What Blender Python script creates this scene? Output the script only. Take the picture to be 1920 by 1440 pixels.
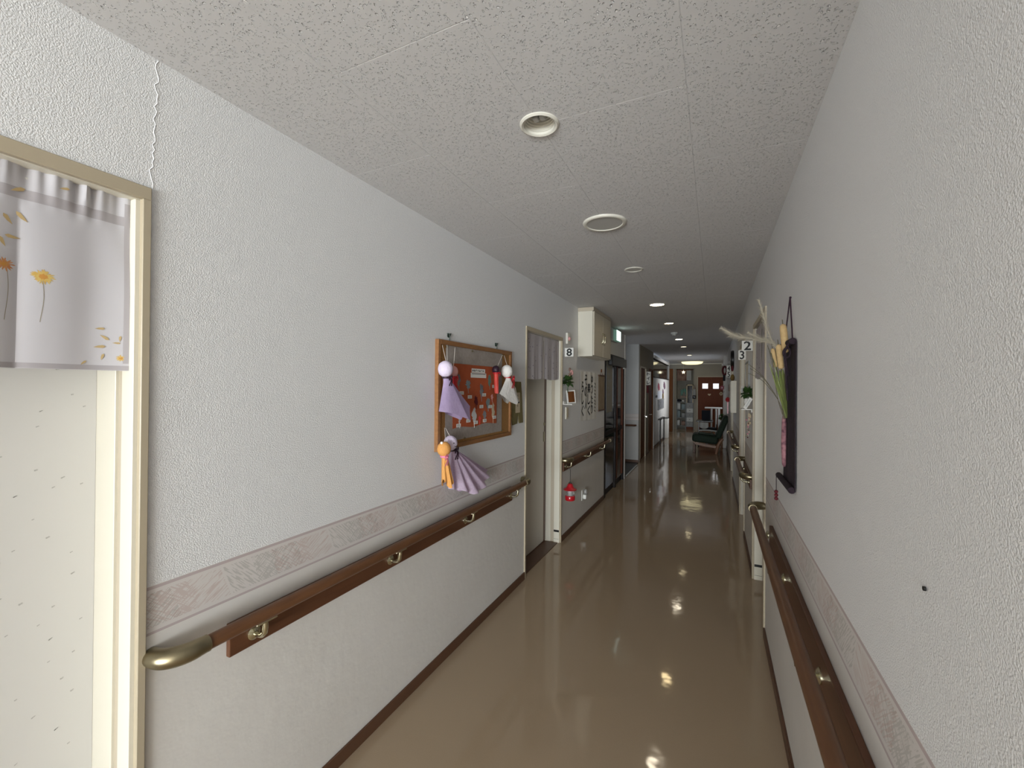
import bpy, bmesh, math, random
from mathutils import Vector, Matrix
random.seed(7)
PI = math.pi
SC = bpy.context.scene
COL = SC.collection
for o in list(bpy.data.objects): bpy.data.objects.remove(o)

# ------------------------------------------------------------------ camera, exposure, light
XL, XR, HC = -1.373, 0.2945, 2.429            # left wall, right wall, ceiling height
YB, YE = -6.5, 16.9                           # back wall, end wall
def rad(a): return math.radians(a)
yaw, pitch, roll = rad(25.3517), rad(0.2692), rad(0.49)
cd = bpy.data.cameras.new('camera'); cam = bpy.data.objects.new('camera', cd); COL.objects.link(cam)
f = Vector((-math.sin(yaw)*math.cos(pitch), math.cos(yaw)*math.cos(pitch), math.sin(pitch)))
r0 = Vector((math.cos(yaw), math.sin(yaw), 0)); u0 = r0.cross(f)
r = r0*math.cos(roll)+u0*math.sin(roll); u = -r0*math.sin(roll)+u0*math.cos(roll)
cam.matrix_world = Matrix(((r.x,u.x,-f.x,0),(r.y,u.y,-f.y,0),(r.z,u.z,-f.z,1.55),(0,0,0,1)))
cd.sensor_fit='HORIZONTAL'; cd.sensor_width=36; cd.lens=800/1920*36; cd.clip_start=.02; cd.clip_end=100
SC.camera = cam
SC.view_settings.view_transform='Standard'; SC.view_settings.look='None'
SC.view_settings.gamma=1; SC.view_settings.use_curve_mapping=False
SC.view_settings.exposure=0.0

W = bpy.data.worlds.new('sky'); SC.world=W; W.use_nodes=True
W.node_tree.nodes['Background'].inputs[0].default_value=(.72,.84,1,1)
W.node_tree.nodes['Background'].inputs[1].default_value=0.6

def area(name, loc, rot, sx, sy, power, col, spread=PI):
    l=bpy.data.lights.new(name,'AREA'); l.shape='RECTANGLE'; l.size=sx; l.size_y=sy; l.energy=power; l.color=col
    l.spread=spread
    o=bpy.data.objects.new(name,l); COL.objects.link(o); o.location=loc; o.rotation_euler=rot; return o
area('daylight_back_window',(.45,YB-.12,.95),(PI/2+.12,0,0),3.4,1.5,700,(.90,.965,1))          # faces +Y through window_1
area('added_side_light',(.72,13.6,1.45),(0,PI/2,0),1.5,2.0,14,(.95,.97,1),rad(80))              # added lamp to brighten the white partition; faces -X through added_window_2
area('added_recess_light',(-3.25,8.15,1.35),(0,-PI/2,0),1.6,1.0,2,(.92,.96,1))         # added lamp to light the recess wall; faces +X through added_window_3

# ------------------------------------------------------------------ materials
def nd(nt,t,**k):
    n=nt.nodes.new(t)
    for a,b in k.items(): setattr(n,a,b)
    return n
def srgb(c):
    return tuple((x/255/12.92 if x/255<=.04045 else ((x/255+.055)/1.055)**2.4) for x in c)+(1,)
def mat(name, c, rough=.6, metal=0, spec=.5, bump=None, var=None, emit=None, trans=0, stretch=None, coat=0, alpha=1, sheer=0):
    """c sRGB 0-255; bump=(scale,dist[,detail]); var=(scale, second colour, amount); stretch scales the noise coordinates"""
    m=bpy.data.materials.new(name); m.use_nodes=True; nt=m.node_tree; b=nt.nodes['Principled BSDF']; L=nt.links.new
    b.inputs['Base Color'].default_value=srgb(c); b.inputs['Roughness'].default_value=rough
    b.inputs['Metallic'].default_value=metal; b.inputs['Specular IOR Level'].default_value=spec
    b.inputs['Transmission Weight'].default_value=trans; b.inputs['Coat Weight'].default_value=coat
    b.inputs['Coat Roughness'].default_value=.1; b.inputs['Alpha'].default_value=alpha
    g=nd(nt,'ShaderNodeNewGeometry'); vec=g.outputs['Position']
    if stretch:
        mp=nd(nt,'ShaderNodeMapping'); mp.inputs['Scale'].default_value=stretch; L(vec,mp.inputs[0]); vec=mp.outputs[0]
    if var:
        n=nd(nt,'ShaderNodeTexNoise'); n.inputs['Scale'].default_value=var[0]; n.inputs['Detail'].default_value=5; L(vec,n.inputs['Vector'])
        rp=nd(nt,'ShaderNodeValToRGB'); rp.color_ramp.elements[0].position=.35; rp.color_ramp.elements[1].position=.68
        L(n.outputs[0],rp.inputs[0])
        ml=nd(nt,'ShaderNodeMath',operation='MULTIPLY'); ml.inputs[1].default_value=var[2]; L(rp.outputs[0],ml.inputs[0])
        mx=nd(nt,'ShaderNodeMix',data_type='RGBA'); mx.inputs[6].default_value=srgb(c); mx.inputs[7].default_value=srgb(var[1])
        L(ml.outputs[0],mx.inputs[0]); L(mx.outputs[2],b.inputs['Base Color'])
    if bump:
        n=nd(nt,'ShaderNodeTexNoise'); n.inputs['Scale'].default_value=bump[0]; n.inputs['Detail'].default_value=bump[2] if len(bump)>2 else 2
        L(vec,n.inputs['Vector']); bp=nd(nt,'ShaderNodeBump'); bp.inputs['Distance'].default_value=bump[1]; bp.inputs['Strength'].default_value=1
        L(n.outputs[0],bp.inputs['Height']); L(bp.outputs[0],b.inputs['Normal'])
    if emit: b.inputs['Emission Color'].default_value=srgb(emit[0]); b.inputs['Emission Strength'].default_value=emit[1]
    if sheer:
        tr=nd(nt,'ShaderNodeBsdfTranslucent'); tr.inputs[0].default_value=srgb(c); ms=nd(nt,'ShaderNodeMixShader'); ms.inputs[0].default_value=sheer
        out=nt.nodes['Material Output']; L(b.outputs[0],ms.inputs[1]); L(tr.outputs[0],ms.inputs[2]); L(ms.outputs[0],out.inputs[0])
    return m

def wall_upper_mat():
    m=mat('embossed_wallpaper',(229,228,227),.7,spec=.25); nt=m.node_tree; L=nt.links.new; b=nt.nodes['Principled BSDF']
    g=nd(nt,'ShaderNodeNewGeometry')
    n=nd(nt,'ShaderNodeTexNoise'); n.inputs['Scale'].default_value=320; n.inputs['Detail'].default_value=2; n.inputs['Roughness'].default_value=.45; n.inputs['Distortion'].default_value=0
    L(g.outputs['Position'],n.inputs['Vector'])
    rp=nd(nt,'ShaderNodeValToRGB'); rp.color_ramp.elements[0].position=.3; rp.color_ramp.elements[1].position=.72; L(n.outputs[0],rp.inputs[0])
    bp=nd(nt,'ShaderNodeBump'); bp.inputs['Distance'].default_value=.0024; bp.inputs['Strength'].default_value=.9
    L(n.outputs[0],bp.inputs['Height']); L(bp.outputs[0],b.inputs['Normal'])
    return m
def border_mat():
    m=mat('printed_border',(212,206,201),.7,spec=.2); nt=m.node_tree; L=nt.links.new; b=nt.nodes['Principled BSDF']
    g=nd(nt,'ShaderNodeNewGeometry'); sp=nd(nt,'ShaderNodeSeparateXYZ'); L(g.outputs['Position'],sp.inputs[0])
    cb=nd(nt,'ShaderNodeCombineXYZ'); L(sp.outputs['Y'],cb.inputs[0]); L(sp.outputs['Z'],cb.inputs[1])
    def M(op,a,b_=None,c_=None):
        n=nd(nt,'ShaderNodeMath',operation=op)
        for i,x in enumerate((a,b_,c_)):
            if x is None: continue
            if isinstance(x,(int,float)): n.inputs[i].default_value=x
            else: L(x,n.inputs[i])
        return n.outputs[0]
    def strokes(rot,scale,off):
        mp=nd(nt,'ShaderNodeMapping'); mp.inputs['Rotation'].default_value=(0,0,rot); mp.inputs['Location'].default_value=(off,off*2,0); L(cb.outputs[0],mp.inputs[0])
        m2=nd(nt,'ShaderNodeMapping'); m2.inputs['Scale'].default_value=(20,230,1); L(mp.outputs[0],m2.inputs[0])
        n=nd(nt,'ShaderNodeTexNoise'); n.inputs['Scale'].default_value=scale; n.inputs['Detail'].default_value=1; L(m2.outputs[0],n.inputs['Vector'])
        return M('GREATER_THAN',n.outputs[0],.53)
    def tri(per,ph):      # block mask along the strip, slanted with height
        t=M('MULTIPLY_ADD',sp.outputs['Y'],1/per,ph); t=M('MULTIPLY_ADD',sp.outputs['Z'],.35/per,t); t=M('FRACT',t); return t
    def band(t,a,c): return M('MULTIPLY',M('GREATER_THAN',t,a),M('LESS_THAN',t,c))
    zin=M('MULTIPLY',M('GREATER_THAN',sp.outputs['Z'],.887),M('LESS_THAN',sp.outputs['Z'],.98))
    t=tri(.40,.1)
    grey=M('MAXIMUM',M('MULTIPLY',strokes(.8,1,0),band(t,0,.42)),M('MULTIPLY',strokes(-.75,1,3),band(t,.22,.64)))
    pink=M('MAXIMUM',M('MULTIPLY',strokes(-.6,1,7),band(t,.55,.98)),M('MULTIPLY',strokes(.7,1,11),band(t,.38,.75)))
    grey=M('MULTIPLY',M('MULTIPLY',grey,zin),.5); pink=M('MULTIPLY',M('MULTIPLY',pink,zin),.42)
    edge=M('MAXIMUM',band(sp.outputs['Z'],.990,.9985),band(sp.outputs['Z'],.868,.8755)); edge=M('MULTIPLY',edge,.6)
    col=None; prev=srgb((212,206,201))
    for fac,c in ((grey,(168,165,158)),(pink,(186,158,150)),(edge,(170,148,150))):
        mx=nd(nt,'ShaderNodeMix',data_type='RGBA'); L(fac,mx.inputs[0]); mx.inputs[7].default_value=srgb(c)
        if col is None: mx.inputs[6].default_value=prev
        else: L(col,mx.inputs[6])
        col=mx.outputs[2]
    L(col,b.inputs['Base Color']); return m
def ceiling_mat():
    m=mat('perforated_board',(212,210,209),.85,spec=.2); nt=m.node_tree; L=nt.links.new; b=nt.nodes['Principled BSDF']
    g=nd(nt,'ShaderNodeNewGeometry')
    n0=nd(nt,'ShaderNodeTexNoise'); n0.inputs['Scale'].default_value=60; n0.inputs['Detail'].default_value=2; L(g.outputs['Position'],n0.inputs['Vector'])
    mxv=nd(nt,'ShaderNodeMix',data_type='VECTOR'); mxv.inputs[0].default_value=.014
    L(g.outputs['Position'],mxv.inputs[4]); L(n0.outputs['Color'],mxv.inputs[5])
    outs=[]
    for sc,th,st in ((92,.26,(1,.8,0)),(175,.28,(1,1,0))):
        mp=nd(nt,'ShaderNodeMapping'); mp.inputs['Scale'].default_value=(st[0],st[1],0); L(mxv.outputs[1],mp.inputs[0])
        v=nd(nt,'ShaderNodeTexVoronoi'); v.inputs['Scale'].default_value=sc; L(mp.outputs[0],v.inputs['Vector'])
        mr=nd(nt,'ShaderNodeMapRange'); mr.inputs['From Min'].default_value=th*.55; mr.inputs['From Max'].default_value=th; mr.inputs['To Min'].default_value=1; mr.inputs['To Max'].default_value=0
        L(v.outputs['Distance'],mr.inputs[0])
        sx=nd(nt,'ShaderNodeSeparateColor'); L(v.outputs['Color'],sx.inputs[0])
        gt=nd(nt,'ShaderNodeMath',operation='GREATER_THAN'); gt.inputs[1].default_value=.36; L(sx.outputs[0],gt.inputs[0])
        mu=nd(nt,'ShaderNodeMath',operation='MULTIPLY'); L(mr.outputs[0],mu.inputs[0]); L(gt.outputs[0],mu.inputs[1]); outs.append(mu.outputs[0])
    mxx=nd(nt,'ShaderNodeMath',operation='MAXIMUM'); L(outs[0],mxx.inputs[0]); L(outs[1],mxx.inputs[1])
    bp=nd(nt,'ShaderNodeBump',invert=True); bp.inputs['Distance'].default_value=.0060; bp.inputs['Strength'].default_value=1; L(mxx.outputs[0],bp.inputs['Height'])
    L(bp.outputs[0],b.inputs['Normal'])
    mc=nd(nt,'ShaderNodeMix',data_type='RGBA'); mc.inputs[6].default_value=srgb((212,210,209)); mc.inputs[7].default_value=srgb((246,244,242)); L(mxx.outputs[0],mc.inputs[0]); L(mc.outputs[2],b.inputs['Base Color']); return m  # pits coloured paler to stand in for light caught on their walls
def floor_mat():
    m=mat('waxed_vinyl',(150,136,116),.07,spec=.42); nt=m.node_tree; L=nt.links.new; b=nt.nodes['Principled BSDF']
    g=nd(nt,'ShaderNodeNewGeometry')
    n=nd(nt,'ShaderNodeTexNoise'); n.inputs['Scale'].default_value=7; n.inputs['Detail'].default_value=2; L(g.outputs['Position'],n.inputs['Vector'])
    bp=nd(nt,'ShaderNodeBump'); bp.inputs['Distance'].default_value=.004; bp.inputs['Strength'].default_value=.3; L(n.outputs[0],bp.inputs['Height'])
    L(bp.outputs[0],b.inputs['Normal'])
    n2=nd(nt,'ShaderNodeTexNoise'); n2.inputs['Scale'].default_value=350; n2.inputs['Detail'].default_value=3; L(g.outputs['Position'],n2.inputs['Vector'])
    mx=nd(nt,'ShaderNodeMix',data_type='RGBA'); mx.inputs[6].default_value=srgb((164,144,119)); mx.inputs[7].default_value=srgb((182,161,135)); L(n2.outputs[0],mx.inputs[0]); L(mx.outputs[2],b.inputs['Base Color'])
    return m

M={}
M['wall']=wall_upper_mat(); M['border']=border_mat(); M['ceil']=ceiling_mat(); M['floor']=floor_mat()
M['dado']=mat('smooth_wallpaper',(221,217,211),.65,spec=.3,bump=(26,.0012,3),var=(3,(213,208,201),.6))
M['plain']=mat('plain_white_paint',(214,211,206),.6,spec=.3)
M['base']=mat('brown_vinyl_skirting',(92,62,44),.4)
M['cream']=mat('cream_painted_wood',(221,215,199),.38,spec=.4)
M['beige']=mat('beige_painted_frame',(180,167,143),.4)
M['taupe']=mat('taupe_groove',(190,178,158),.5)
M['wood']=mat('reddish_brown_wood',(113,76,49),.36,spec=.45,var=(14,(92,60,38),.6),stretch=(6,.6,6))
M['wood_dark']=mat('brown_wood_board',(98,62,40),.42,spec=.4,var=(12,(80,49,30),.6),stretch=(6,.5,6))
M['oak']=mat('honey_wood_frame',(152,106,64),.45,var=(20,(126,84,48),.6),stretch=(4,.7,4))
M['bronze']=mat('champagne_metal',(152,142,116),.34,metal=1)
M['brass']=mat('brushed_gold_metal',(208,202,174),.24,metal=1)
M['chrome']=mat('chrome',(225,225,220),.15,metal=1)
M['cork']=mat('cork',(164,120,66),.9,var=(160,(136,94,48),.8),bump=(200,.001))
M['greycloth']=mat('grey_felt',(160,150,142),.95,var=(60,(144,134,126),.7))
M['orangepaper']=mat('orange_paper',(176,84,44),.8,var=(25,(160,72,36),.5))
M['white']=mat('white_card',(232,230,224),.7)
M['ink']=mat('black_ink',(22,20,20),.6)
M['black']=mat('black_plastic',(18,17,17),.35)
M['curtain']=mat('sheer_white_cloth',(226,223,226),.85,spec=.1,sheer=.35)
M['curtainhem']=mat('grey_cloth_band',(196,190,192),.85,spec=.1,sheer=.3)
M['lilac']=mat('lilac_grey_cloth',(212,205,206),.9,spec=.1,var=(9,(200,192,194),.6),sheer=.2,stretch=(3,3,.4))
M['lilacdot']=mat('lilac_print',(166,156,166),.9)
M['yellow']=mat('yellow_print',(214,186,110),.85,var=(90,(200,150,60),.7)); M['orangep']=mat('orange_print',(204,148,100),.85,var=(90,(190,110,56),.7))
M['centre']=mat('amber_centre_print',(200,142,66),.85); M['petal']=mat('ochre_petal_print',(190,164,116),.85); M['stem']=mat('grey_stem_print',(150,140,120),.85)
M['purple']=mat('lavender_fabric',(206,186,222),.8,var=(40,(188,164,206),.5),bump=(60,.002),sheer=.25)
M['lavhead']=mat('pale_lavender_fabric',(226,212,232),.75,bump=(45,.004))
M['netting']=mat('mauve_sparkly_netting',(214,190,214),.75,var=(140,(236,222,238),.9),bump=(90,.002),sheer=.4)
M['pinkf']=mat('pink_fabric',(222,164,160),.8); M['hotpink']=mat('pink_ribbon',(226,130,160),.6)
M['orangef']=mat('orange_fabric',(222,158,86),.8,bump=(60,.003)); M['whitef']=mat('white_fabric',(236,232,226),.8,bump=(55,.003))
M['redr']=mat('red_ribbon',(190,32,42),.5); M['coral']=mat('coral_red_ribbon',(214,70,58),.5); M['blackr']=mat('dark_plum_ribbon',(46,22,40),.5)
M['olive']=mat('olive_cloth',(122,110,70),.9,var=(18,(104,94,58),.7)); M['kraft']=mat('beige_paper',(196,180,152),.85)
M['string']=mat('white_string',(222,214,204),.8); M['steel']=mat('dark_green_metal_hook',(66,78,70),.4,metal=.6)
M['red']=mat('red_plastic',(182,20,34),.3,coat=.4); M['clear']=mat('clear_plastic',(230,230,230),.1,trans=.85)
M['darkframe']=mat('dark_bronze_frame',(26,18,16),.45,spec=.2); M['tint']=mat('dark_tinted_glass',(26,21,20),.06,spec=.45)
M['brownwood']=mat('dark_brown_veneer',(112,68,36),.6,spec=.12,var=(9,(92,54,28),.7),stretch=(5,5,.5))
M['doorred']=mat('red_brown_door_wood',(108,54,26),.5,spec=.2,var=(9,(88,42,20),.7),stretch=(4,4,.5))
M['exitgreen']=mat('green_sign_face',(150,180,168),.4,emit=((150,215,190),.12)); M['exitwhite']=mat('lit_sign_face',(225,250,240),.4,emit=((230,255,246),1.4))
M['lampwarm']=mat('lit_warm_diffuser',(255,250,230),.5,emit=((255,226,170),28)); M['lampcool']=mat('lit_white_diffuser',(255,255,255),.5,emit=((255,240,214),30))
M['lampfar']=mat('lit_far_diffuser',(255,250,230),.5,emit=((255,236,190),8)); M['lampbig']=mat('lit_round_shade',(255,250,220),.5,emit=((255,242,190),1.25)); M['lampoff']=mat('unlit_diffuser',(206,204,198),.5); M['starglow']=mat('lit_star',(255,250,230),.5,emit=((255,244,205),3))
M['winpane']=mat('bright_door_pane',(240,240,238),.4,emit=((238,240,245),1.0))
M['trim']=mat('ivory_lamp_trim',(222,218,206),.35); M['vent']=mat('grey_vent_disc',(186,184,178),.6)
M['leaf']=mat('green_leaf',(62,92,40),.5,var=(40,(40,66,30),.6)); M['leafl']=mat('pale_green_leaf',(134,142,84),.5,var=(60,(104,118,62),.6),stretch=(1,1,.2))
M['cattail']=mat('tan_cattail',(202,173,124),.85,var=(70,(178,145,98),.6),bump=(300,.001)); M['plume']=mat('pale_pampas',(206,198,180),.9,sheer=.3)
M['indigo']=mat('aubergine_cloth',(34,18,30),.85,bump=(120,.001)); M['flowerband']=mat('pink_floral_cloth',(182,130,136),.85,var=(48,(72,34,52),1)); M['stalk']=mat('dark_stalk',(86,80,60),.7)
M['glass']=mat('window_glass',(235,245,245),.02,trans=1); M['flowerpink']=mat('pink_paper_flower',(178,92,110),.8); M['flowerdark']=mat('plum_paper_flower',(110,80,96),.8)
M['greenup']=mat('dark_green_upholstery',(38,56,42),.75,var=(60,(28,42,32),.6),bump=(80,.002)); M['chairwood']=mat('chair_wood',(150,110,84),.4); M['darkred']=mat('dark_maroon_cloth',(92,22,30),.8)
M['teal']=mat('grey_green_cloth',(98,134,122),.85); M['grey']=mat('grey_plastic',(140,140,138),.5); M['palegrey']=mat('pale_grey_plastic',(196,196,192),.5); M['greyposter']=mat('grey_print',(140,140,142),.7,var=(14,(90,90,94),1))
M['bluebin']=mat('pale_blue_grey_plastic',(126,140,142),.5); M['navy']=mat('navy_cloth',(22,24,36),.85); M['gold']=mat('ochre_cloth',(132,104,52),.85); M['pinkbrown']=mat('faded_print_cloth',(150,122,108),.85,var=(8,(110,84,74),1))

# ------------------------------------------------------------------ mesh builder
class MB:
    def __init__(s): s.v=[]; s.f=[]; s.mi=[]
    def add(s,vs,fs,mi=0):
        n=len(s.v); s.v+= [tuple(x) for x in vs]; s.f+=[tuple(i+n for i in q) for q in fs]; s.mi+=[mi]*len(fs); return s
    def bm(s,b,mi=0,mtx=None):
        b.verts.ensure_lookup_table()
        vs=[(mtx@v.co if mtx else v.co.copy()) for v in b.verts]; idx={v:i for i,v in enumerate(b.verts)}
        s.add(vs,[[idx[v] for v in q.verts] for q in b.faces],mi); b.free(); return s
    def box(s,x0,x1,y0,y1,z0,z1,bev=0,mi=0,mtx=None,seg=2):
        b=bmesh.new(); bmesh.ops.create_cube(b,size=1)
        bmesh.ops.scale(b,vec=(abs(x1-x0),abs(y1-y0),abs(z1-z0)),verts=b.verts); bmesh.ops.translate(b,vec=((x0+x1)/2,(y0+y1)/2,(z0+z1)/2),verts=b.verts)
        if bev: bmesh.ops.bevel(b,geom=b.edges[:],offset=bev,segments=seg,affect='EDGES',profile=.5)
        return s.bm(b,mi,mtx)
    def sphere(s,c,r,seg=24,mi=0,sc=(1,1,1),mtx=None,wob=0):
        b=bmesh.new(); bmesh.ops.create_uvsphere(b,u_segments=seg,v_segments=seg//2,radius=r)
        for v in b.verts:
            if wob: v.co*= 1+wob*math.sin(v.co.x*9/r+1)*math.cos(v.co.z*5/r)*math.sin(v.co.y*7/r+2)
            v.co=Vector((v.co.x*sc[0],v.co.y*sc[1],v.co.z*sc[2]))+Vector(c)
        return s.bm(b,mi,mtx)
    def lathe(s,prof,c=(0,0,0),axis='z',seg=32,mi=0,closed=False):
        """prof: list of (radius, height)"""
        vs=[];fs=[];n=len(prof)
        for k in range(seg):
            a=2*PI*k/seg
            for (rr,h) in prof:
                p=(rr*math.cos(a),rr*math.sin(a),h)
                if axis=='x': p=(h,rr*math.cos(a),rr*math.sin(a))
                if axis=='y': p=(rr*math.sin(a),h,rr*math.cos(a))
                vs.append((p[0]+c[0],p[1]+c[1],p[2]+c[2]))
        for k in range(seg):
            k2=(k+1)%seg
            for i in range(n-1): fs.append((k*n+i,k2*n+i,k2*n+i+1,k*n+i+1))
            if closed: fs.append((k*n+n-1,k2*n+n-1,k2*n,k*n))
        return s.add(vs,fs,mi)
    def tube(s,pts,rad_,seg=12,mi=0,cap=True):
        pts=[Vector(p) for p in pts]; n=len(pts); rs=rad_ if isinstance(rad_,(list,tuple)) else [rad_]*n
        vs=[];fs=[]; up=None
        for i,p in enumerate(pts):
            t=(pts[min(i+1,n-1)]-pts[max(i-1,0)]).normalized()
            if up is None:
                up=Vector((0,0,1)) if abs(t.z)<.9 else Vector((1,0,0))
            a=(up-t*up.dot(t)).normalized(); up=a; b_=t.cross(a)
            for k in range(seg):
                an=2*PI*k/seg; vs.append(p+(a*math.cos(an)+b_*math.sin(an))*rs[i])
        for i in range(n-1):
            for k in range(seg):
                k2=(k+1)%seg; fs.append((i*seg+k,i*seg+k2,(i+1)*seg+k2,(i+1)*seg+k))
        if cap:
            fs.append(tuple(range(seg-1,-1,-1))); fs.append(tuple((n-1)*seg+k for k in range(seg)))
        return s.add(vs,fs,mi)
    def grid(s,fn,nu,nv,mi=0,thick=0):
        """fn(u,v)->point, u,v in 0..1; thick gives a back face along the normal"""
        P=[[Vector(fn(i/nu,j/nv)) for j in range(nv+1)] for i in range(nu+1)]
        vs=[];fs=[];W_=nv+1
        for row in P: vs+=row
        for i in range(nu):
            for j in range(nv): fs.append((i*W_+j,(i+1)*W_+j,(i+1)*W_+j+1,i*W_+j+1))
        if thick:
            N=len(vs); back=[]
            for i in range(nu+1):
                for j in range(nv+1):
                    a=P[min(i+1,nu)][j]-P[max(i-1,0)][j]; b_=P[i][min(j+1,nv)]-P[i][max(j-1,0)]
                    nn=a.cross(b_); nn=nn.normalized() if nn.length>1e-12 else Vector((0,0,0)); back.append(P[i][j]-nn*thick)
            vs+=back; fs+=[tuple(N+q for q in reversed(fc)) for fc in list(fs)]
            for i in range(nu):
                for j in (0,nv):
                    q=(i*W_+j,(i+1)*W_+j,N+(i+1)*W_+j,N+i*W_+j); fs.append(q if j==nv else q[::-1])
            for j in range(nv):
                for i in (0,nu):
                    q=(i*W_+j,i*W_+j+1,N+i*W_+j+1,N+i*W_+j); fs.append(q if i==0 else q[::-1])
        return s.add(vs,fs,mi)
    def prism(s,poly,to3,depth,mi=0):
        """poly 2D outline, to3(a,b,d)->point"""
        n=len(poly); vs=[to3(a,b,0) for a,b in poly]+[to3(a,b,depth) for a,b in poly]
        fs=[tuple(range(n)),tuple(range(2*n-1,n-1,-1))]+[(i,n+i,n+(i+1)%n,(i+1)%n) for i in range(n)]
        return s.add(vs,fs,mi)
def build(name,mb,mats,parent=None,smooth=None,root=None):
    """link the collected geometry as ONE mesh object; geometry is in world space, its origin goes to the root thing"""
    if not isinstance(mats,(list,tuple)): mats=[mats]
    org=Vector((0,0,0))
    p=root or parent
    while p is not None and p.parent is not None: p=p.parent
    if p is not None: org=Vector(p.get('_o',(0,0,0)))
    me=bpy.data.meshes.new(name); me.from_pydata([Vector(v)-org for v in mb.v],[],mb.f)
    for m in mats: me.materials.append(M[m] if isinstance(m,str) else m)
    me.polygons.foreach_set('material_index',mb.mi)
    b=bmesh.new(); b.from_mesh(me); bmesh.ops.recalc_face_normals(b,faces=b.faces); b.to_mesh(me); b.free()
    if smooth is not None:
        me.shade_smooth(); me.set_sharp_from_angle(angle=rad(smooth))
    o=bpy.data.objects.new(name,me); COL.objects.link(o)
    if parent: o.parent=parent
    return o
def tag(o,label,cat,group=None,kind=None):
    o['label']=label; o['category']=cat
    if group: o['group']=group
    if kind: o['kind']=kind
    return o
def thing(name,label,cat,loc,group=None,kind=None):
    o=bpy.data.objects.new(name,None); COL.objects.link(o); o.location=loc; o.empty_display_size=.05; o['_o']=tuple(loc)
    return tag(o,label,cat,group,kind)
def single(name,mb,m,label,cat,smooth=None,group=None,loc=None):
    """a thing that is one mesh, origin at its base"""
    zs=[v[2] for v in mb.v]; xs=[v[0] for v in mb.v]; ys=[v[1] for v in mb.v]
    c=Vector(loc or ((min(xs)+max(xs))/2,(min(ys)+max(ys))/2,min(zs)))
    mb.v=[Vector(v)-c for v in mb.v]; o=build(name,mb,m,None,smooth); o.location=c; return tag(o,label,cat,group)
def struct(name,mb,m,label,cat,smooth=None):
    o=build(name,mb,m,None,smooth); return tag(o,label,cat,kind='structure')
_gl={}
def glyph(ch):
    """outline mesh of a character, height about 1, centred"""
    if ch in _gl: return _gl[ch]
    cu=bpy.data.curves.new('g','FONT'); cu.body=ch; cu.size=1; cu.align_x='CENTER'; cu.align_y='CENTER'; cu.extrude=0
    ob=bpy.data.objects.new('g',cu); COL.objects.link(ob); dg=bpy.context.evaluated_depsgraph_get()
    me=bpy.data.meshes.new_from_object(ob.evaluated_get(dg)); vs=[v.co.copy() for v in me.vertices]; fs=[tuple(p.vertices) for p in me.polygons]
    bpy.data.objects.remove(ob); bpy.data.curves.remove(cu); bpy.data.meshes.remove(me)
    if vs:
        x0,x1=min(v.x for v in vs),max(v.x for v in vs); y0,y1=min(v.y for v in vs),max(v.y for v in vs)
        vs=[Vector((v.x-(x0+x1)/2,v.y-(y0+y1)/2,0)) for v in vs]; h=(x1-x0,y1-y0)
    else: h=(1,1)
    _gl[ch]=(vs,fs,h); return _gl[ch]
def letter(mb,ch,w,h,to3,depth=.0006,mi=0,bold=0):
    """stamp a character w x h on a surface; to3(a,b,d)"""
    vs,fs,(gw,gh)=glyph(ch)
    offs=[(0,0)] if not bold else [(0,0),(bold,0),(-bold,0),(0,bold),(0,-bold)]
    for k,(dx,dy) in enumerate(offs):
        mb.add([to3(v.x/gw*w+dx,v.y/gh*h+dy,depth+k*.00002) for v in vs],fs,mi)

# ------------------------------------------------------------------ setting: floor, ceiling, walls
mb=MB(); mb.box(XL-.35,XR+.6,YB-.1,17.6,-.08,0); mb.box(-3.4,XL-.35,7.3,9.2,-.08,0); mb.box(-3.4,XL-.35,15.2,17.6,-.08,0); mb.box(XR+.6,2.5,YB-.1,-.8,-.08,0)
struct('floor',mb,'floor','glossy olive beige vinyl floor running down the corridor','floor')
mb=MB()
cols=[(XL-.02,-.985,1.33),(-.985,-.535,.873),(-.535,-.077,1.33),(-.077,XR+.02,.873)]
for x0,x1,ph in cols:
    y=ph-.923*9
    while y<17.5:
        a=max(y,YB-.05); b_=min(y+.923,17.5)
        if b_-a>.05: mb.box(x0,x1,a,b_,HC,HC+.02,bev=.0016,seg=1)
        y+=.923
mb.box(XL-.3,XR+.6,YB-.1,17.5,HC+.019,HC+.08); mb.box(XR+.02,2.5,YB-.1,-.9,HC,HC+.08); mb.box(-3.4,XL-.02,7.3,9.1,HC,HC+.08); mb.box(-3.4,XL-.02,15.1,17.5,HC,HC+.08); mb.box(XR+.02,XR+.6,12.2,17.5,HC,HC+.08)
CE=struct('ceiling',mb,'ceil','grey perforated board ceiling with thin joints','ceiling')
mb=MB(); mb.lathe([(0,-.05),(.0535,-.05),(.0535,.075),(0,.075)],(-.535,1.327,HC),'z',48); cut=build('cutter',mb,'ceil')
md=CE.modifiers.new('hole','BOOLEAN'); md.operation='DIFFERENCE'; md.object=cut; md.solver='EXACT'; md.use_self=True
_dg=bpy.context.evaluated_depsgraph_get(); _me=bpy.data.meshes.new_from_object(CE.evaluated_get(_dg)); CE.modifiers.clear(); CE.data=_me
bpy.data.objects.remove(cut)

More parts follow.
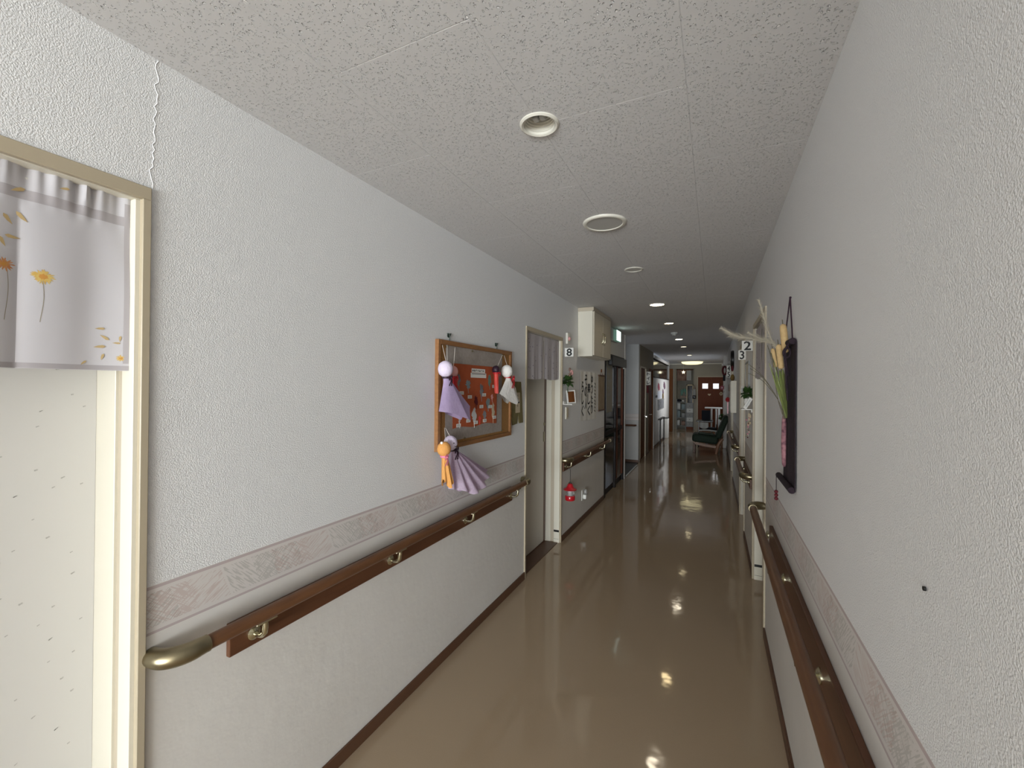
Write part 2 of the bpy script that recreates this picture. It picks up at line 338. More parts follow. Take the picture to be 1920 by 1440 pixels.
def wall_run(mb,xf,xb,y0,y1,z0=0,z1=HC+.03):
    """a stretch of wall with emboss above, printed border, smooth dado below; material slots 0,1,2"""
    for a,b_,mi in ((z0,.868,2),(.868,1.0,1),(1.0,z1,0)):
        a=max(a,z0); b_=min(b_,z1)
        if b_>a+1e-4: mb.box(min(xf,xb),max(xf,xb),y0,y1,a,b_,mi=mi)
TH=.16
WM=['wall','border','dado']
mb=MB(); xb=XL-TH
wall_run(mb,XL,xb,YB,-.32); wall_run(mb,XL,xb,-.32,.598,z0=2.05); wall_run(mb,XL,xb,.598,3.165)
wall_run(mb,XL,xb,3.165,4.04,z0=2.02); wall_run(mb,XL,xb,4.04,5.89); wall_run(mb,XL,xb,5.89,7.33,z0=2.02); wall_run(mb,XL,xb,7.33,7.46)
WL=struct('wall_left',mb,WM,'long left wall with embossed paper above a printed border','wall')
mb=MB(); _r=random.Random(6); _p=[(XL,.618+.006*_r.uniform(-1,1)+.012*k/30,2.075+.352*k/30) for k in range(31)]; mb.tube(_p,.0013,6); build('paper_seam',mb,'wall',WL,60)
mb=MB(); wall_run(mb,-1.53,-3.3,7.40,7.46); wall_run(mb,-1.395,-3.3,9.0,9.12)
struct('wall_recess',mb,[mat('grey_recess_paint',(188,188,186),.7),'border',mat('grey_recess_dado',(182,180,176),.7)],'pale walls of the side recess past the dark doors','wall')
mb=MB(); xf=-1.39
mb.box(xf-TH,xf,9.12,9.2,0,HC+.03); mb.box(xf-TH,xf,9.2,10.0,1.98,HC+.03); mb.box(xf-TH,xf,10.0,10.45,0,HC+.03); mb.box(xf-TH,xf,10.45,11.2,1.98,HC+.03); mb.box(xf-TH,xf,11.2,11.28,0,HC+.03)
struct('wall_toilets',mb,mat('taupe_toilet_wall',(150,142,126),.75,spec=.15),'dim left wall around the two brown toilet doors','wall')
mb=MB(); mb.box(-1.45,-1.375,11.28,15.3,0,1.8); mb.box(-1.45,-1.375,15.2,15.35,1.8,HC+.02); mb.box(-1.45,-1.36,11.28,15.3,2.28,2.36)
struct('wall_partition',mb,'plain','bright white partition under the glass band at far left','wall')
mb=MB(); mb.box(-1.42,-1.405,11.28,15.2,1.8,2.28)
o=struct('window_4',mb,'tint','dark glass band above the white partition','window')
mb=MB(); mb.box(-1.46,-1.365,11.28,15.2,1.79,1.815); mb.box(-1.46,-1.365,11.28,15.2,2.27,2.30); build('window_frame',mb,'darkframe',o)
mb=MB()
wall_run(mb,XR,XR+TH,-1.0,3.105); wall_run(mb,XR,XR+TH,3.105,3.985,z0=2.05); wall_run(mb,XR,XR+TH,3.985,5.09); wall_run(mb,XR,XR+TH,5.09,5.95,z0=2.05)
wall_run(mb,XR,XR+TH,5.95,8.1); wall_run(mb,XR,XR+TH,8.1,8.97,z0=2.05); wall_run(mb,XR,XR+TH,8.97,12.5)
mb.box(XR,XR+TH,12.5,14.7,0,.7); mb.box(XR,XR+TH,12.5,14.7,2.2,HC+.03); wall_run(mb,XR,XR+TH,14.7,17.5)
struct('wall_right',mb,WM,'long right wall with embossed paper above a printed border','wall')
mb=MB(); mb.box(XL-.2,-1.25,YB-.16,YB,0,HC+.03); mb.box(2.15,2.5,YB-.16,YB,0,HC+.03); mb.box(-1.25,2.15,YB-.16,YB,0,.12); mb.box(-1.25,2.15,YB-.16,YB,2.3,HC+.03); mb.box(2.35,2.5,YB,-.9,0,HC+.03); mb.box(XR+TH,2.5,-1.0,-.9,0,HC+.03)
struct('wall_back',mb,'plain','white wall behind the camera around the large window','wall')
def window(name,x0,x1,y0,y1,z0,z1,axis,label):
    o=thing(name,label,'window',((x0+x1)/2,(y0+y1)/2,z0),kind='structure')
    m=MB(); t=.04
    if axis=='y':
        m.box(x0,x1,y0,y1,z0,z0+t); m.box(x0,x1,y0,y1,z1-t,z1); m.box(x0,x0+t,y0,y1,z0,z1); m.box(x1-t,x1,y0,y1,z0,z1); m.box((x0+x1)/2-t/2,(x0+x1)/2+t/2,y0,y1,z0,z1)
    else:
        m.box(x0,x1,y0,y1,z0,z0+t); m.box(x0,x1,y0,y1,z1-t,z1); m.box(x0,x1,y0,y0+t,z0,z1); m.box(x0,x1,y1-t,y1,z0,z1); m.box(x0,x1,(y0+y1)/2-t/2,(y0+y1)/2+t/2,z0,z1)
    build('window_frame',m,'palegrey',o); return o
window('window_1',-1.25,2.15,YB-.1,YB-.05,.12,2.3,'y','large bright window behind the camera')
window('added_window_2',XR+.06,XR+.11,12.5,14.7,.7,2.2,'x','unseen side window added in the right wall to light the white partition')  # unseen opening, added so light reaches the partition
mb=MB(); mb.box(-3.3,-3.16,7.40,9.1,0,.3); mb.box(-3.3,-3.16,7.4,9.1,2.2,HC+.03)
struct('wall_recess_end',mb,'plain','outer wall of the side recess','wall')
window('added_window_3',-3.25,-3.2,7.46,9.0,.3,2.2,'x','unseen window opening added at the outer end to light the side recess')  # unseen opening, added to let daylight into the recess
# end wall with alcove
mb=MB(); mb.box(-3.4,-1.33,YE,YE+.1,0,HC+.03); mb.box(-1.33,-.62,YE,YE+.1,2.24,HC+.03); mb.box(-.62,-.545,YE,YE+.1,0,HC+.03); mb.box(-.545,.30,YE,YE+.1,1.95,HC+.03)
mb.box(-1.33,-1.27,YE+.1,17.55,0,HC+.03); mb.box(-.68,-.62,YE+.1,17.55,0,HC+.03); mb.box(-1.33,-.62,17.45,17.55,0,HC+.03)
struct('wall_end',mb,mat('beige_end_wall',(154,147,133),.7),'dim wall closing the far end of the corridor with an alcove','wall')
mb=MB(); mb.box(-1.5,XR,YE-.03,YE+.0,HC-.03,HC+.0)
struct('trim_1',mb,'cream','pale ceiling trim along the far end wall','trim')
mb=MB(); mb.box(-3.35,-3.25,15.2,17.5,0,HC+.03); struct('wall_lounge',mb,'plain','hidden side wall of the far left bay','wall')
# skirting
def skirt_run(mb,x,s,y0,y1): mb.box(min(x,x+s*.010),max(x,x+s*.010),y0,y1,0,.058,bev=.002,seg=1)
mb=MB(); 
for a,b_ in ((YB,-.35),(.625,3.15),(4.06,5.87),(7.34,7.45)): skirt_run(mb,XL,1,a,b_)
for a,b_ in ((9.13,9.2),(10.0,10.44)): skirt_run(mb,-1.39,1,a,b_)
skirt_run(mb,-1.375,1,11.28,15.33)
mb.box(-3.2,-1.395,8.99,9.0,0,.058)
struct('baseboard_left',mb,'base','dark brown skirting along the foot of the left wall','baseboard')
mb=MB()
for a,b_ in ((-1.0,3.09),(4.0,5.08),(5.97,8.09),(8.99,16.8)): skirt_run(mb,XR,-1,a,b_)
struct('baseboard_right',mb,'base','dark brown skirting along the foot of the right wall','baseboard')

# ------------------------------------------------------------------ sliding doors along the corridor
def side_door(name,side,y0,y1,zt,label,leafmat,leafdepth=.155,worn=False,stile=True,leafdots=False):
    """opening y0..y1 in the side wall; side -1 left wall, +1 right wall. All positions measured into the wall from its face."""
    X=XL if side<0 else XR; s=side
    def bx(m,d0,d1,a,b_,z0,z1,bev=0,mi=0): m.box(min(X+s*d0,X+s*d1),max(X+s*d0,X+s*d1),a,b_,z0,z1,bev=bev,mi=mi,seg=1)
    T=thing(name,label,'door',(X,(y0+y1)/2,0),kind='structure')
    m=MB()      # casing with a reveal on both jambs and a head
    for ya,yb,yc,yd in ((y0-.018,y0+.002,y0-.016,y0+.012),(y1-.002,y1+.018,y1-.012,y1+.016)):
        bx(m,-.010,.006,*((ya,yb) if yc<y1-.1 else (ya,yb)),0,zt-.028,bev=.002,mi=1)                       # outer casing proud of the wall
        bx(m,.0062,.063,min(yc,yd),max(yc,yd),0,zt-.03,bev=.0015)
        bx(m,.063,.097,min(yc,yd)+(.008 if yc>(y0+y1)/2 else 0),max(yc,yd)-(0 if yc>(y0+y1)/2 else .008),0,zt-.03,mi=2)  # groove
        bx(m,.097,.205,min(yc,yd),max(yc,yd),0,zt-.03,bev=.0015)
    bx(m,-.010,.006,y0-.018,y1+.018,zt-.028,zt+.006,bev=.002,mi=1); bx(m,.0062,.205,y0,y1,zt-.03,zt+.006)
    build('door_frame',m,['cream','beige','taupe'],T)
    m=MB(); bx(m,leafdepth,leafdepth+.032,y0+.012,y1-.0125,.012,zt-.035)
    leaf=build('door_leaf',m,leafmat,T)
    if leafdots:
        # small printed grey leaf sprigs on the panel
        rnd=random.Random(5); m=MB(); xx=X+s*(leafdepth-.0004)
        for j in range(34):
            for i in range(13):
                y=y0+.07+i*.064+(j%2)*.032+rnd.uniform(-.02,.02); z=.08+j*.056+rnd.uniform(-.02,.02)
                if y>y1-.02 or rnd.random()<.25: continue
                w=rnd.uniform(.0028,.0048); a=rnd.uniform(-.5,.5); ca,sa=math.cos(a),math.sin(a)
                for (px,pz,l,h) in ((0,0,w,w*.35),(w*.6,w*.35,w*.6,w*.28),(-w*.4,-w*.35,w*.5,w*.3)):
                    q=[(-l,0),(-l*.3,-h),(l,0),(-l*.2,h)]
                    m.add([(xx,y+px+ca*b_-sa*c_,z+pz+sa*b_+ca*c_) for b_,c_ in q],[(0,1,2,3)])
        build('leaf_print',m,mat('grey_leaf_print',(182,180,175),.8),leaf)
    m=MB()
    if not leafdots: bx(m,leafdepth-.004,leafdepth+.034,y1-.060,y1-.0135,.012,zt-.04)  # dark strip standing in for the shaded open gap beside the jamb
    bx(m,leafdepth+.0,leafdepth+.03,y0+.02,y1-.02,0,.014); build('dark_gap_strip',m,'base',T)
    if worn:
        m=MB(); bx(m,.008,.062,y1-.0130,y1-.0115,.105,.125); bx(m,.010,.062,y1-.0130,y1-.0115,.035,.037); build('black_tape',m,'black',T)
    return T,bx
LEAF=mat('pale_patterned_panel',(222,220,216),.6,spec=.3)
T1,bx=side_door('door_1',-1,-.32,.598,2.065,'nearest left sliding door with pale leaf print panel','plain',.20,leafdots=True)
T1.children[1].data.materials[0]=LEAF
T8,bx=side_door('door_2',-1,3.165,4.04,2.03,'second left sliding door beside the number eight sign',mat('greige_door_panel',(206,200,188),.55),.155,worn=True)
m=MB(); bx(m,.148,.155,3.955,3.985,1.00,1.10,bev=.003); bx(m,.14,.155,3.96,3.98,1.16,1.19,bev=.004); build('door_handle',m,'bronze',T8)
m=MB(); bx(m,.02,.24,3.19,4.01,0,.006); build('threshold',m,'base',T8)
T2,bx2=side_door('door_3',1,3.105,3.985,2.06,'nearest right sliding door beside the number two sign',mat('ivory_door_panel',(212,206,194),.55),.155,worn=True)
T3,_=side_door('door_4',1,5.09,5.95,2.06,'second right sliding door beyond the number two sign',mat('ivory_door_panel_b',(212,206,194),.55),.155)
T4,_=side_door('door_5',1,8.1,8.97,2.06,'third right sliding door before the reclining chair',mat('ivory_door_panel_c',(200,194,182),.55),.155)
# dark glazed double sliding door in the left wall
T=thing('door_6','dark bronze framed glass sliding door in the left wall','door',(XL,6.6,0),kind='structure')
m=MB()
for a,b_ in ((5.89,5.97),(6.62,6.70),(7.25,7.33)): m.box(XL-.10,XL+.004,a,b_,0,2.02,bev=.003,seg=1)
m.box(XL-.10,XL+.004,5.89,7.33,1.97,2.03); m.box(XL-.09,XL-.03,5.97,7.25,0,.10); m.box(XL-.09,XL+.001,5.97,7.25,.86,.92)
build('door_frame',m,'darkframe',T)
for a,b_ in ((5.97,6.62),(6.70,7.25)):
    m=MB(); m.box(XL-.022,XL-.012,a,b_,.1,1.97); build('glass_pane',m,'tint',T)
m=MB(); m.box(XL-.011,XL+.002,6.72,6.79,.12,1.95); build('inner_stile',m,'doorred',T); m=MB(); m.box(XL-.011,XL+.002,7.16,7.24,.12,1.95); build('inner_stile',m,'doorred',T)
T=thing('door_operator','black motor housing above the dark glass door','door operator',(XL,6.75,1.86))
m=MB(); m.box(XL+.005,XL+.062,6.1,7.2,1.86,2.0,bev=.01); build('housing',m,'black',T)
for q in ((XL+.05,7.0,1.85),(XL+.05,7.1,2.005)): m=MB(); m.sphere(q,.014,12); build('sensor',m,'palegrey',T)
m=MB(); m.box(XL-.02,XL+.012,7.33,7.36,0,HC); struct('trim_2',m,'plain','pale wall edge beside the dark glass door','trim')
m=MB(); m.box(XL-.0118,XL-.010,6.06,6.44,1.18,1.92)
for k in range(5): m.box(XL-.0099,XL-.0096,6.14,6.20+.1*((k*7)%3)/2+.04,1.82-.1*k,1.85-.1*k,mi=1)
single('poster',m,[mat('grey_notice_paper',(150,146,136),.7),'grey'],'tall notice poster on the dark glass door','poster')
m=MB(); m.prism([(-1.39,7.33),(-1.39,8.99),(-1.9,8.99),(-1.9,7.33)],lambda a,b_,d:(a,b_,.002+d),.006); single('floor_mat',m,'black','black entrance mat in the side recess past the glass door','mat')
m=MB(); m.box(-1.385,-1.36,7.36,8.7,0,.012,bev=.003); struct('trim_3',m,'palegrey','pale threshold strip at the recess','trim')
# toilet doors
for i,(a,b_) in enumerate(((9.2,10.0),(10.45,11.2))):
    T=thing('door_%d'%(7+i),('first' if i==0 else 'second')+' brown toilet door on the left '+('before' if i==0 else 'behind')+' the white sign','door',(-1.39,(a+b_)/2,0),kind='structure')
    m=MB(); m.box(-1.45,-1.385,a,a+.03,0,1.99); m.box(-1.45,-1.385,b_-.03,b_,0,1.99); m.box(-1.45,-1.385,a,b_,1.96,1.99); build('door_frame',m,'beige' if i==0 else 'brownwood',T)
    m=MB(); m.box(-1.44,-1.41,a+.03,b_-.03,.01,1.96); build('door_leaf',m,'brownwood',T)
    m=MB(); yb=b_-.1 if i==0 else a+.1
    m.tube([(-1.41,yb,.9),(-1.36,yb,.9),(-1.35,yb+(.1 if i else -.1),.9)],.011); m.lathe([(0,0),(.022,0),(.022,.006),(0,.006)],(-1.409,yb,1.28),'x',16); build('door_handle',m,'chrome',T)
# brown end door
T=thing('door_9','red brown door with two small square windows at the far end','door',(-.12,YE,0),kind='structure')
m=MB(); m.box(-.545,-.53,YE-.01,YE+.06,0,1.95); m.box(-.545,.30,YE-.01,YE+.06,1.93,1.96); build('door_frame',m,'beige',T)
m=MB(); m.box(-.53,.30,YE+.02,YE+.055,.01,1.93); lf=build('door_leaf',m,'doorred',T)
for a in (-.385,-.035):
    m=MB(); m.box(a,a+.185,YE+.012,YE+.02,1.515,1.70); build('window_pane',m,'winpane',T)
m=MB(); m.box(-.5,-.02,YE+.017,YE+.02,.2,.8); m.box(.03,.28,YE+.017,YE+.02,.2,.8); build('door_panel',m,'doorred',T)
m=MB()
hp=[(.05*math.sin(t)**3*1.1,.045*(13*math.cos(t)-5*math.cos(2*t)-2*math.cos(3*t)-math.cos(4*t))/16) for t in [2*PI*k/24 for k in range(24)]]
m.prism(hp,lambda a,b_,d:(-.155+a,YE+.019-d,1.3+b_),.008); single('heart_ornament',m,'kraft','small pale heart hanging on the brown end door','ornament')

# ------------------------------------------------------------------ handrails
def handrail(label,side,y0,y1,b0,b1,brackets,zc=.812,caps=(1,1),group=None):
    X=XL if side<0 else XR; s=-side      # s points into the corridor
    T=thing('handrail',label,'handrail',(X,(y0+y1)/2,.69),group)
    m=MB(); m.box(min(X,X+s*.018),max(X,X+s*.018),b0,b1,.697,.80,bev=.003,seg=2); build('backing_board',m,'wood_dark',T)
    m=MB(); xc=X+s*.075
    m.tube([(xc,y0+.09,zc),(xc,y1-.09,zc)],.0205,24); build('rail',m,'wood',T,60)
    for e,(ye,dr) in enumerate(((y0,1),(y1,-1))):
        m=MB(); pts=[];rs=[]
        pts=[(xc,ye+dr*.105,zc),(xc,ye+dr*.085,zc),(xc,ye+dr*.06,zc),(xc-s*.010,ye+dr*.032,zc),(xc-s*.028,ye+dr*.012,zc),(xc-s*.05,ye+dr*.004,zc),(X+s*.002,ye+dr*.003,zc)]
        # smooth the elbow
        P=[Vector(p) for p in pts]; Q=[]
        for i in range(len(P)-1):
            for k in range(5):
                t=k/5; p0=P[max(i-1,0)];p1=P[i];p2=P[i+1];p3=P[min(i+2,len(P)-1)]
                Q.append(.5*((2*p1)+(-p0+p2)*t+(2*p0-5*p1+4*p2-p3)*t*t+(-p0+3*p1-3*p2+p3)*t**3))
        Q.append(P[-1]); n=len(Q); rs=[.0235 if i<4 else .0225+.004*math.sin(PI*i/n) for i in range(n)]
        m.tube(Q,rs,24); build('end_cap',m,'bronze',T,60)
    for y in brackets:
        m=MB(); xb=X+s*.018
        m.lathe([(0,0),(.022,0),(.022,s*.004),(.014,s*.010),(.008,s*.012)],(xb,y,.738),'x',24)
        m.tube([(xb,y,.738),(xb+s*.02,y,.736),(xb+s*.042,y,.740),(xb+s*.055,y,.752),(xb+s*.0575,y,.772),(xb+s*.0575,y,.796)],.0085,14)
        m.box(xc-.012,xc+.012,y-.035,y+.035,zc-.024,zc-.017,bev=.002); build('bracket',m,'brass',T,50)
    return T
handrail('long brown handrail along the near left wall below the notice board',-1,.627,3.09,.828,2.885,(.905,1.555,2.215,2.855))
handrail('shorter brown left handrail with the red lantern hanging from it',-1,4.07,5.98,4.09,5.88,(4.155,4.90,5.60))
handrail('long brown handrail along the near right wall below the wall hanging',1,-.2,3.10,-.1,2.72,(.15,.81,1.47,2.15,2.75))
handrail('short brown right handrail between the number two and three signs',1,4.05,5.07,4.12,5.0,(4.22,4.9))
handrail('far brown right handrail beyond the number three sign',1,6.0,8.05,6.1,7.95,(6.2,6.9,7.8))
m=MB(); m.tube([(-1.75,8.94,.765),(-1.47,8.94,.765)],.02,12); m.tube([(-1.47,8.94,.765),(-1.455,8.95,.765),(-1.45,9.0,.765)],.02,12)
single('grab_rail',m,'wood_dark','short dark rail on the pale recess wall past the glass door','handrail',50)

# ------------------------------------------------------------------ curtains
def add_decal(m,P,yc,zc,poly,mi,off=.0009):
    n=len(poly); m.add([P(yc+a,zc+b_,off) for a,b_ in poly],[tuple(range(n))],mi)
T=thing('door_curtain','short white door curtain printed with yellow flowers in the near left doorway','curtain',(XL-.06,.14,1.59))
def cx(y,z,off=0):
    t=(2.036-z)/.447; e=min(1,.25+t*1.3)
    g=.017*(1-math.exp(-(y-.388)/.022)) if y>=.388 else .020*(1-math.exp((y-.388)/.035))
    g-=.010*math.exp(-((y-.52)/.045)**2); g+=.010*math.exp(-((y-.60)/.03)**2)*t
    d2=(y-.57)+(z-1.93)*.35; g-=.005*math.exp(-(d2/.018)**2)*max(0,1-t*1.6)
    fold=g*e+.004*math.sin(y*23+1)*t
    gather=(.006*math.sin(y*118+2*math.sin(y*37))+.003*math.sin(y*231))*max(0,1-t*5)
    return (XL-.036-.014*t+fold*.8+gather+off,y,z)
m=MB(); ya,yb_=-.30,.586
zb=lambda y:1.592+.012*(1-min(1,abs(y-.45)/.5))*0
m.grid(lambda u_,v_:cx(ya+(yb_-ya)*u_,2.036-.455*v_),220,44,0,.0008)
m.grid(lambda u_,v_:cx(ya+(yb_-ya)*u_,1.985-.024*v_,.0012),160,3,1)
m.grid(lambda u_,v_:cx(ya+(yb_-ya)*u_,1.594-.012*v_,.0012),160,3,1)
m.grid(lambda u_,v_:cx(yb_-.012+.011*u_,2.02-.42*v_,.0012),3,40,1)
pf=lambda y,z,o: cx(y*.976,1.55+(z-1.55)*.976,.0011+o)
rnd=random.Random(3)
def flower(y,z,R_,mi,n=34):
    for ring,(f0,f1,k_) in enumerate(((.12,1.0,n),(.08,.72,n),(.0,.45,n//2))):
        for k in range(k_):
            a=2*PI*(k+ring*.5)/k_+rnd.uniform(-.12,.12); l=R_*f1*rnd.uniform(.75,1.08); w=R_*.13
            d=(math.cos(a),math.sin(a)*.85)
            pts=[(d[0]*R_*f0-d[1]*w*.4,d[1]*R_*f0+d[0]*w*.4),(d[0]*l*.8-d[1]*w*.5,d[1]*l*.8+d[0]*w*.5),(d[0]*l,d[1]*l),(d[0]*l*.8+d[1]*w*.5,d[1]*l*.8-d[0]*w*.5),(d[0]*R_*f0+d[1]*w*.4,d[1]*R_*f0-d[0]*w*.4)]
            add_decal(m,pf,y,z,pts,6 if ring==2 else mi,.0001*ring+.00003*(k%3))
def stemd(y,z0,z1,dx=0):
    m.grid(lambda u_,v_: pf(y+dx*math.sin(v_*4)+(u_-.5)*.0012,z0+(z1-z0)*v_,0),1,14,5)
def petal(y,z,l,a):
    c,s_=math.cos(a),math.sin(a); pl=[(-l,0),(-l*.2,l*.28),(l*.55,l*.32),(l,0),(l*.55,-l*.3),(-l*.2,-l*.2)]
    add_decal(m,pf,y,z,[(c*a_-s_*b_,s_*a_+c*b_) for a_,b_ in pl],4)
CUR=[]
flower(.437,1.80,.021,2); stemd(.436,1.792,1.692,.003); flower(.375,1.815,.021,3,14); stemd(.380,1.808,1.69,.003)
flower(.585,1.615,.012,2,16); stemd(.590,1.66,1.625,.001)
for y,z,l,a in ((.543,1.69,.010,.1),(.552,1.668,.011,-.6),(.543,1.643,.012,.15),(.549,1.617,.009,1.3),(.582,1.667,.008,1.5),(.575,1.655,.008,.0),(.513,1.600,.008,.8),
                (.395,1.99,.014,.5),(.402,1.93,.014,2.3),(.38,1.918,.013,2.2),(.388,1.88,.013,3.1),(.372,1.865,.012,2.0),(.470,2.022,.010,.3),(.2,1.9,.013,1),(.1,1.8,.013,2),(.28,1.7,.013,.4),(0,1.7,.013,.9)): petal(y,z,l,a)
for y,z in ((.25,1.83),(.1,1.86),(-.1,1.82),(.3,1.65)): flower(y,z,.02,2+(y<.2)); stemd(y,z-.02,z-.12,.003)
build('cloth',m,['curtain','curtainhem','yellow','orangep','petal','stem','centre'],T,40)
m=MB(); m.tube([(XL-.045,-.30,2.012),(XL-.045,.586,2.012)],.005,12); build('rod',m,'white',T,50)
def noren(label,X,side,y0,y1,z0,z1,split,hem=0):
    T=thing('door_curtain',label,'curtain',(X,(y0+y1)/2,z0)); rnd=random.Random(int(y0*10))
    for k,(a,b_) in enumerate(((y0,split-.004),(split+.004,y1))):
        m=MB(); 
        def S(u_,v_,o=0,a=a,b_=b_,k=k):
            y=a+(b_-a)*u_; t=v_
            w=.003*math.sin(y*34+k)*(.35+t)+.002*math.sin(y*75+k)*t+side*-.003*k; return (X+w+o,y+.004*math.sin(t*6+u_*3),z1-(z1-z0)*t+.012*math.sin(u_*PI)*(-t))
        m.grid(S,48,24,0,.001)
        uu=(.975,1.0) if k==0 else (0.0,.025)
        m.grid(lambda a2,b2: S(uu[0]+(uu[1]-uu[0])*a2,b2,-side*.002),2,20,2)
        for _ in range(16):
            u_,v_=rnd.uniform(.08,.9),rnd.uniform(.1,.95); q=[S(u_,v_,-side*.003),S(u_+.035,v_+.008,-side*.003),S(u_+.03,v_+.035,-side*.003),S(u_-.005,v_+.028,-side*.003)]; m.add(q,[(0,1,2,3)],1)
        build('cloth_panel',m,['lilac','lilacdot','string'],T,50)
    m=MB(); m.tube([(X+side*.012,y0-.02,z1-.012),(X+side*.012,y1+.02,z1-.012)],.006,10); build('rod',m,'white',T,50)
    return T
noren('lilac grey two panel curtain over the left door beside number eight',XL-.024,-1,3.185,4.02,1.62,1.997,3.60)
noren('lilac grey curtain hanging in the right doorway beside number two',XR+.014,1,3.13,3.97,1.63,2.02,3.55)

# ------------------------------------------------------------------ notice board and what hangs on it
T=thing('notice_board','cork notice board with a honey wooden frame on the left wall','notice board',(XL,2.38,1.188))
Y0,Y1,Z0,Z1=1.915,2.845,1.188,1.803
m=MB(); 
m.box(XL,XL+.024,Y0,Y0+.024,Z0,Z1,bev=.002,seg=1); m.box(XL,XL+.024,Y1-.024,Y1,Z0,Z1,bev=.002,seg=1); m.box(XL,XL+.024,Y0+.024,Y1-.024,Z1-.026,Z1,bev=.002,seg=1); m.box(XL,XL+.024,Y0+.024,Y1-.024,Z0,Z0+.026,bev=.002,seg=1)
build('frame',m,'oak',T); m=MB(); m.box(XL+.001,XL+.011,Y0+.02,Y1-.02,Z0+.02,Z1-.02); build('cork_panel',m,'cork',T)
for y in (2.043,2.627):
    m=MB(); x=XL
    m.tube([(x,y-.012,1.845),(x+.01,y-.010,1.846),(x+.010,y,1.83),(x+.010,y,1.80),(x+.016,y,1.795),(x+.02,y+.008,1.80)],.0025,8)
    m.tube([(x,y+.014,1.845),(x+.01,y+.012,1.846),(x+.010,y,1.83)],.0025,8); m.lathe([(0,0),(.012,0),(.012,.004),(0,.004)],(XL,y,1.835),'x',16)
    single('picture_hook',m,'steel','small dark metal hook above the '+('left' if y<2.3 else 'right')+' end of the notice board','hook',50)
m=MB(); m.grid(lambda a,b_:(XL+.013+.001*math.sin(a*20),2.0+.70*a,1.776-.545*b_),20,10,0,.0008)
CL=single('backing_cloth',m,'greycloth','grey felt sheet pinned over the cork board','cloth')
for y,z in ((2.0,1.772),(2.28,1.77),(2.697,1.772),(2.697,1.24),(2.2,1.24)):
    m=MB(); m.lathe([(0,.006),(.006,.005),(.006,0),(0,0)],(XL+.0145,y+.003,z-.006),'x',12); single('push_pin',m,'brass','small brass push pin at the edge of the grey felt sheet','pin',40,group='push pins in the felt sheet')
m=MB(); m.grid(lambda a,b_:(XL+.0165+.0015*math.sin(a*9),2.07+.545*a,1.678-.378*b_+.006*math.sin(a*11)*b_),24,12,0,.0006)
PO=thing('herb_poster','orange paper poster with small cut out plant pictures and white captions','poster',(XL+.0165,2.34,1.30))
build('paper',m,'orangepaper',PO)
m=MB(); m.box(XL+.0185,XL+.0195,2.275,2.445,1.632,1.657); m.box(XL+.0185,XL+.0195,2.265,2.46,1.60,1.63)
TL=build('title_card',m,'white',PO)
m=MB(); rr=random.Random(4)
for k in range(7): 
    y=2.287+k*.0215; m.box(XL+.0196,XL+.0199,y,y+.003,1.637+rr.uniform(0,.004),1.653); m.box(XL+.0196,XL+.0199,y-.004,y+.010,1.643+rr.uniform(-.004,.004),1.6455+rr.uniform(0,.003))
m.box(XL+.0196,XL+.0199,2.275,2.45,1.622,1.6255); build('title_marks',m,'ink',TL)
pics=[(2.13,1.585,.03,.05,'greyposter'),(2.235,1.557,.05,.045,'bluebin'),(2.40,1.52,.045,.06,'greyposter'),(2.51,1.59,.04,.055,'teal'),(2.335,1.455,.04,.045,'darkred'),(2.49,1.44,.045,.05,'bluebin'),(2.31,1.365,.05,.065,'palegrey'),(2.445,1.36,.04,.045,'greyposter'),(2.56,1.385,.045,.075,'kraft'),(2.545,1.475,.03,.03,'pinkf'),(2.14,1.37,.03,.06,'palegrey'),(2.38,1.335,.03,.03,'coral')]
capt=[(2.16,1.505),(2.255,1.48),(2.435,1.49),(2.57,1.545),(2.40,1.415),(2.52,1.41),(2.24,1.335),(2.33,1.318),(2.445,1.322),(2.58,1.335),(2.13,1.315)]
for k,(y,z,w,h,mm) in enumerate(pics):
    m=MB(); rr=random.Random(k); w*=1.3;h*=1.25;poly=[(w*.5*math.cos(a)*rr.uniform(.45,1.1),h*.62*math.sin(a)*rr.uniform(.55,1.1)) for a in [2*PI*i/22 for i in range(22)]]
    m.prism(poly,lambda a,b_,d:(XL+.0185+d,y+a,z+b_),.0006); 
    m.tube([(XL+.0188,y,z-h*.4),(XL+.0188,y+.004,z-h*.95)],.0015,6); build('plant_picture',m,mm,PO)
for y,z in capt:
    m=MB(); m.box(XL+.0192,XL+.0197,y-.024,y+.024,z-.009,z+.011); c=build('caption_card',m,'white',PO)
    m=MB(); m.box(XL+.0198,XL+.0200,y-.018,y+.014,z+.003,z+.005); m.box(XL+.0198,XL+.0200,y-.016,y+.018,z-.004,z-.002); build('caption_marks',m,'ink',c)

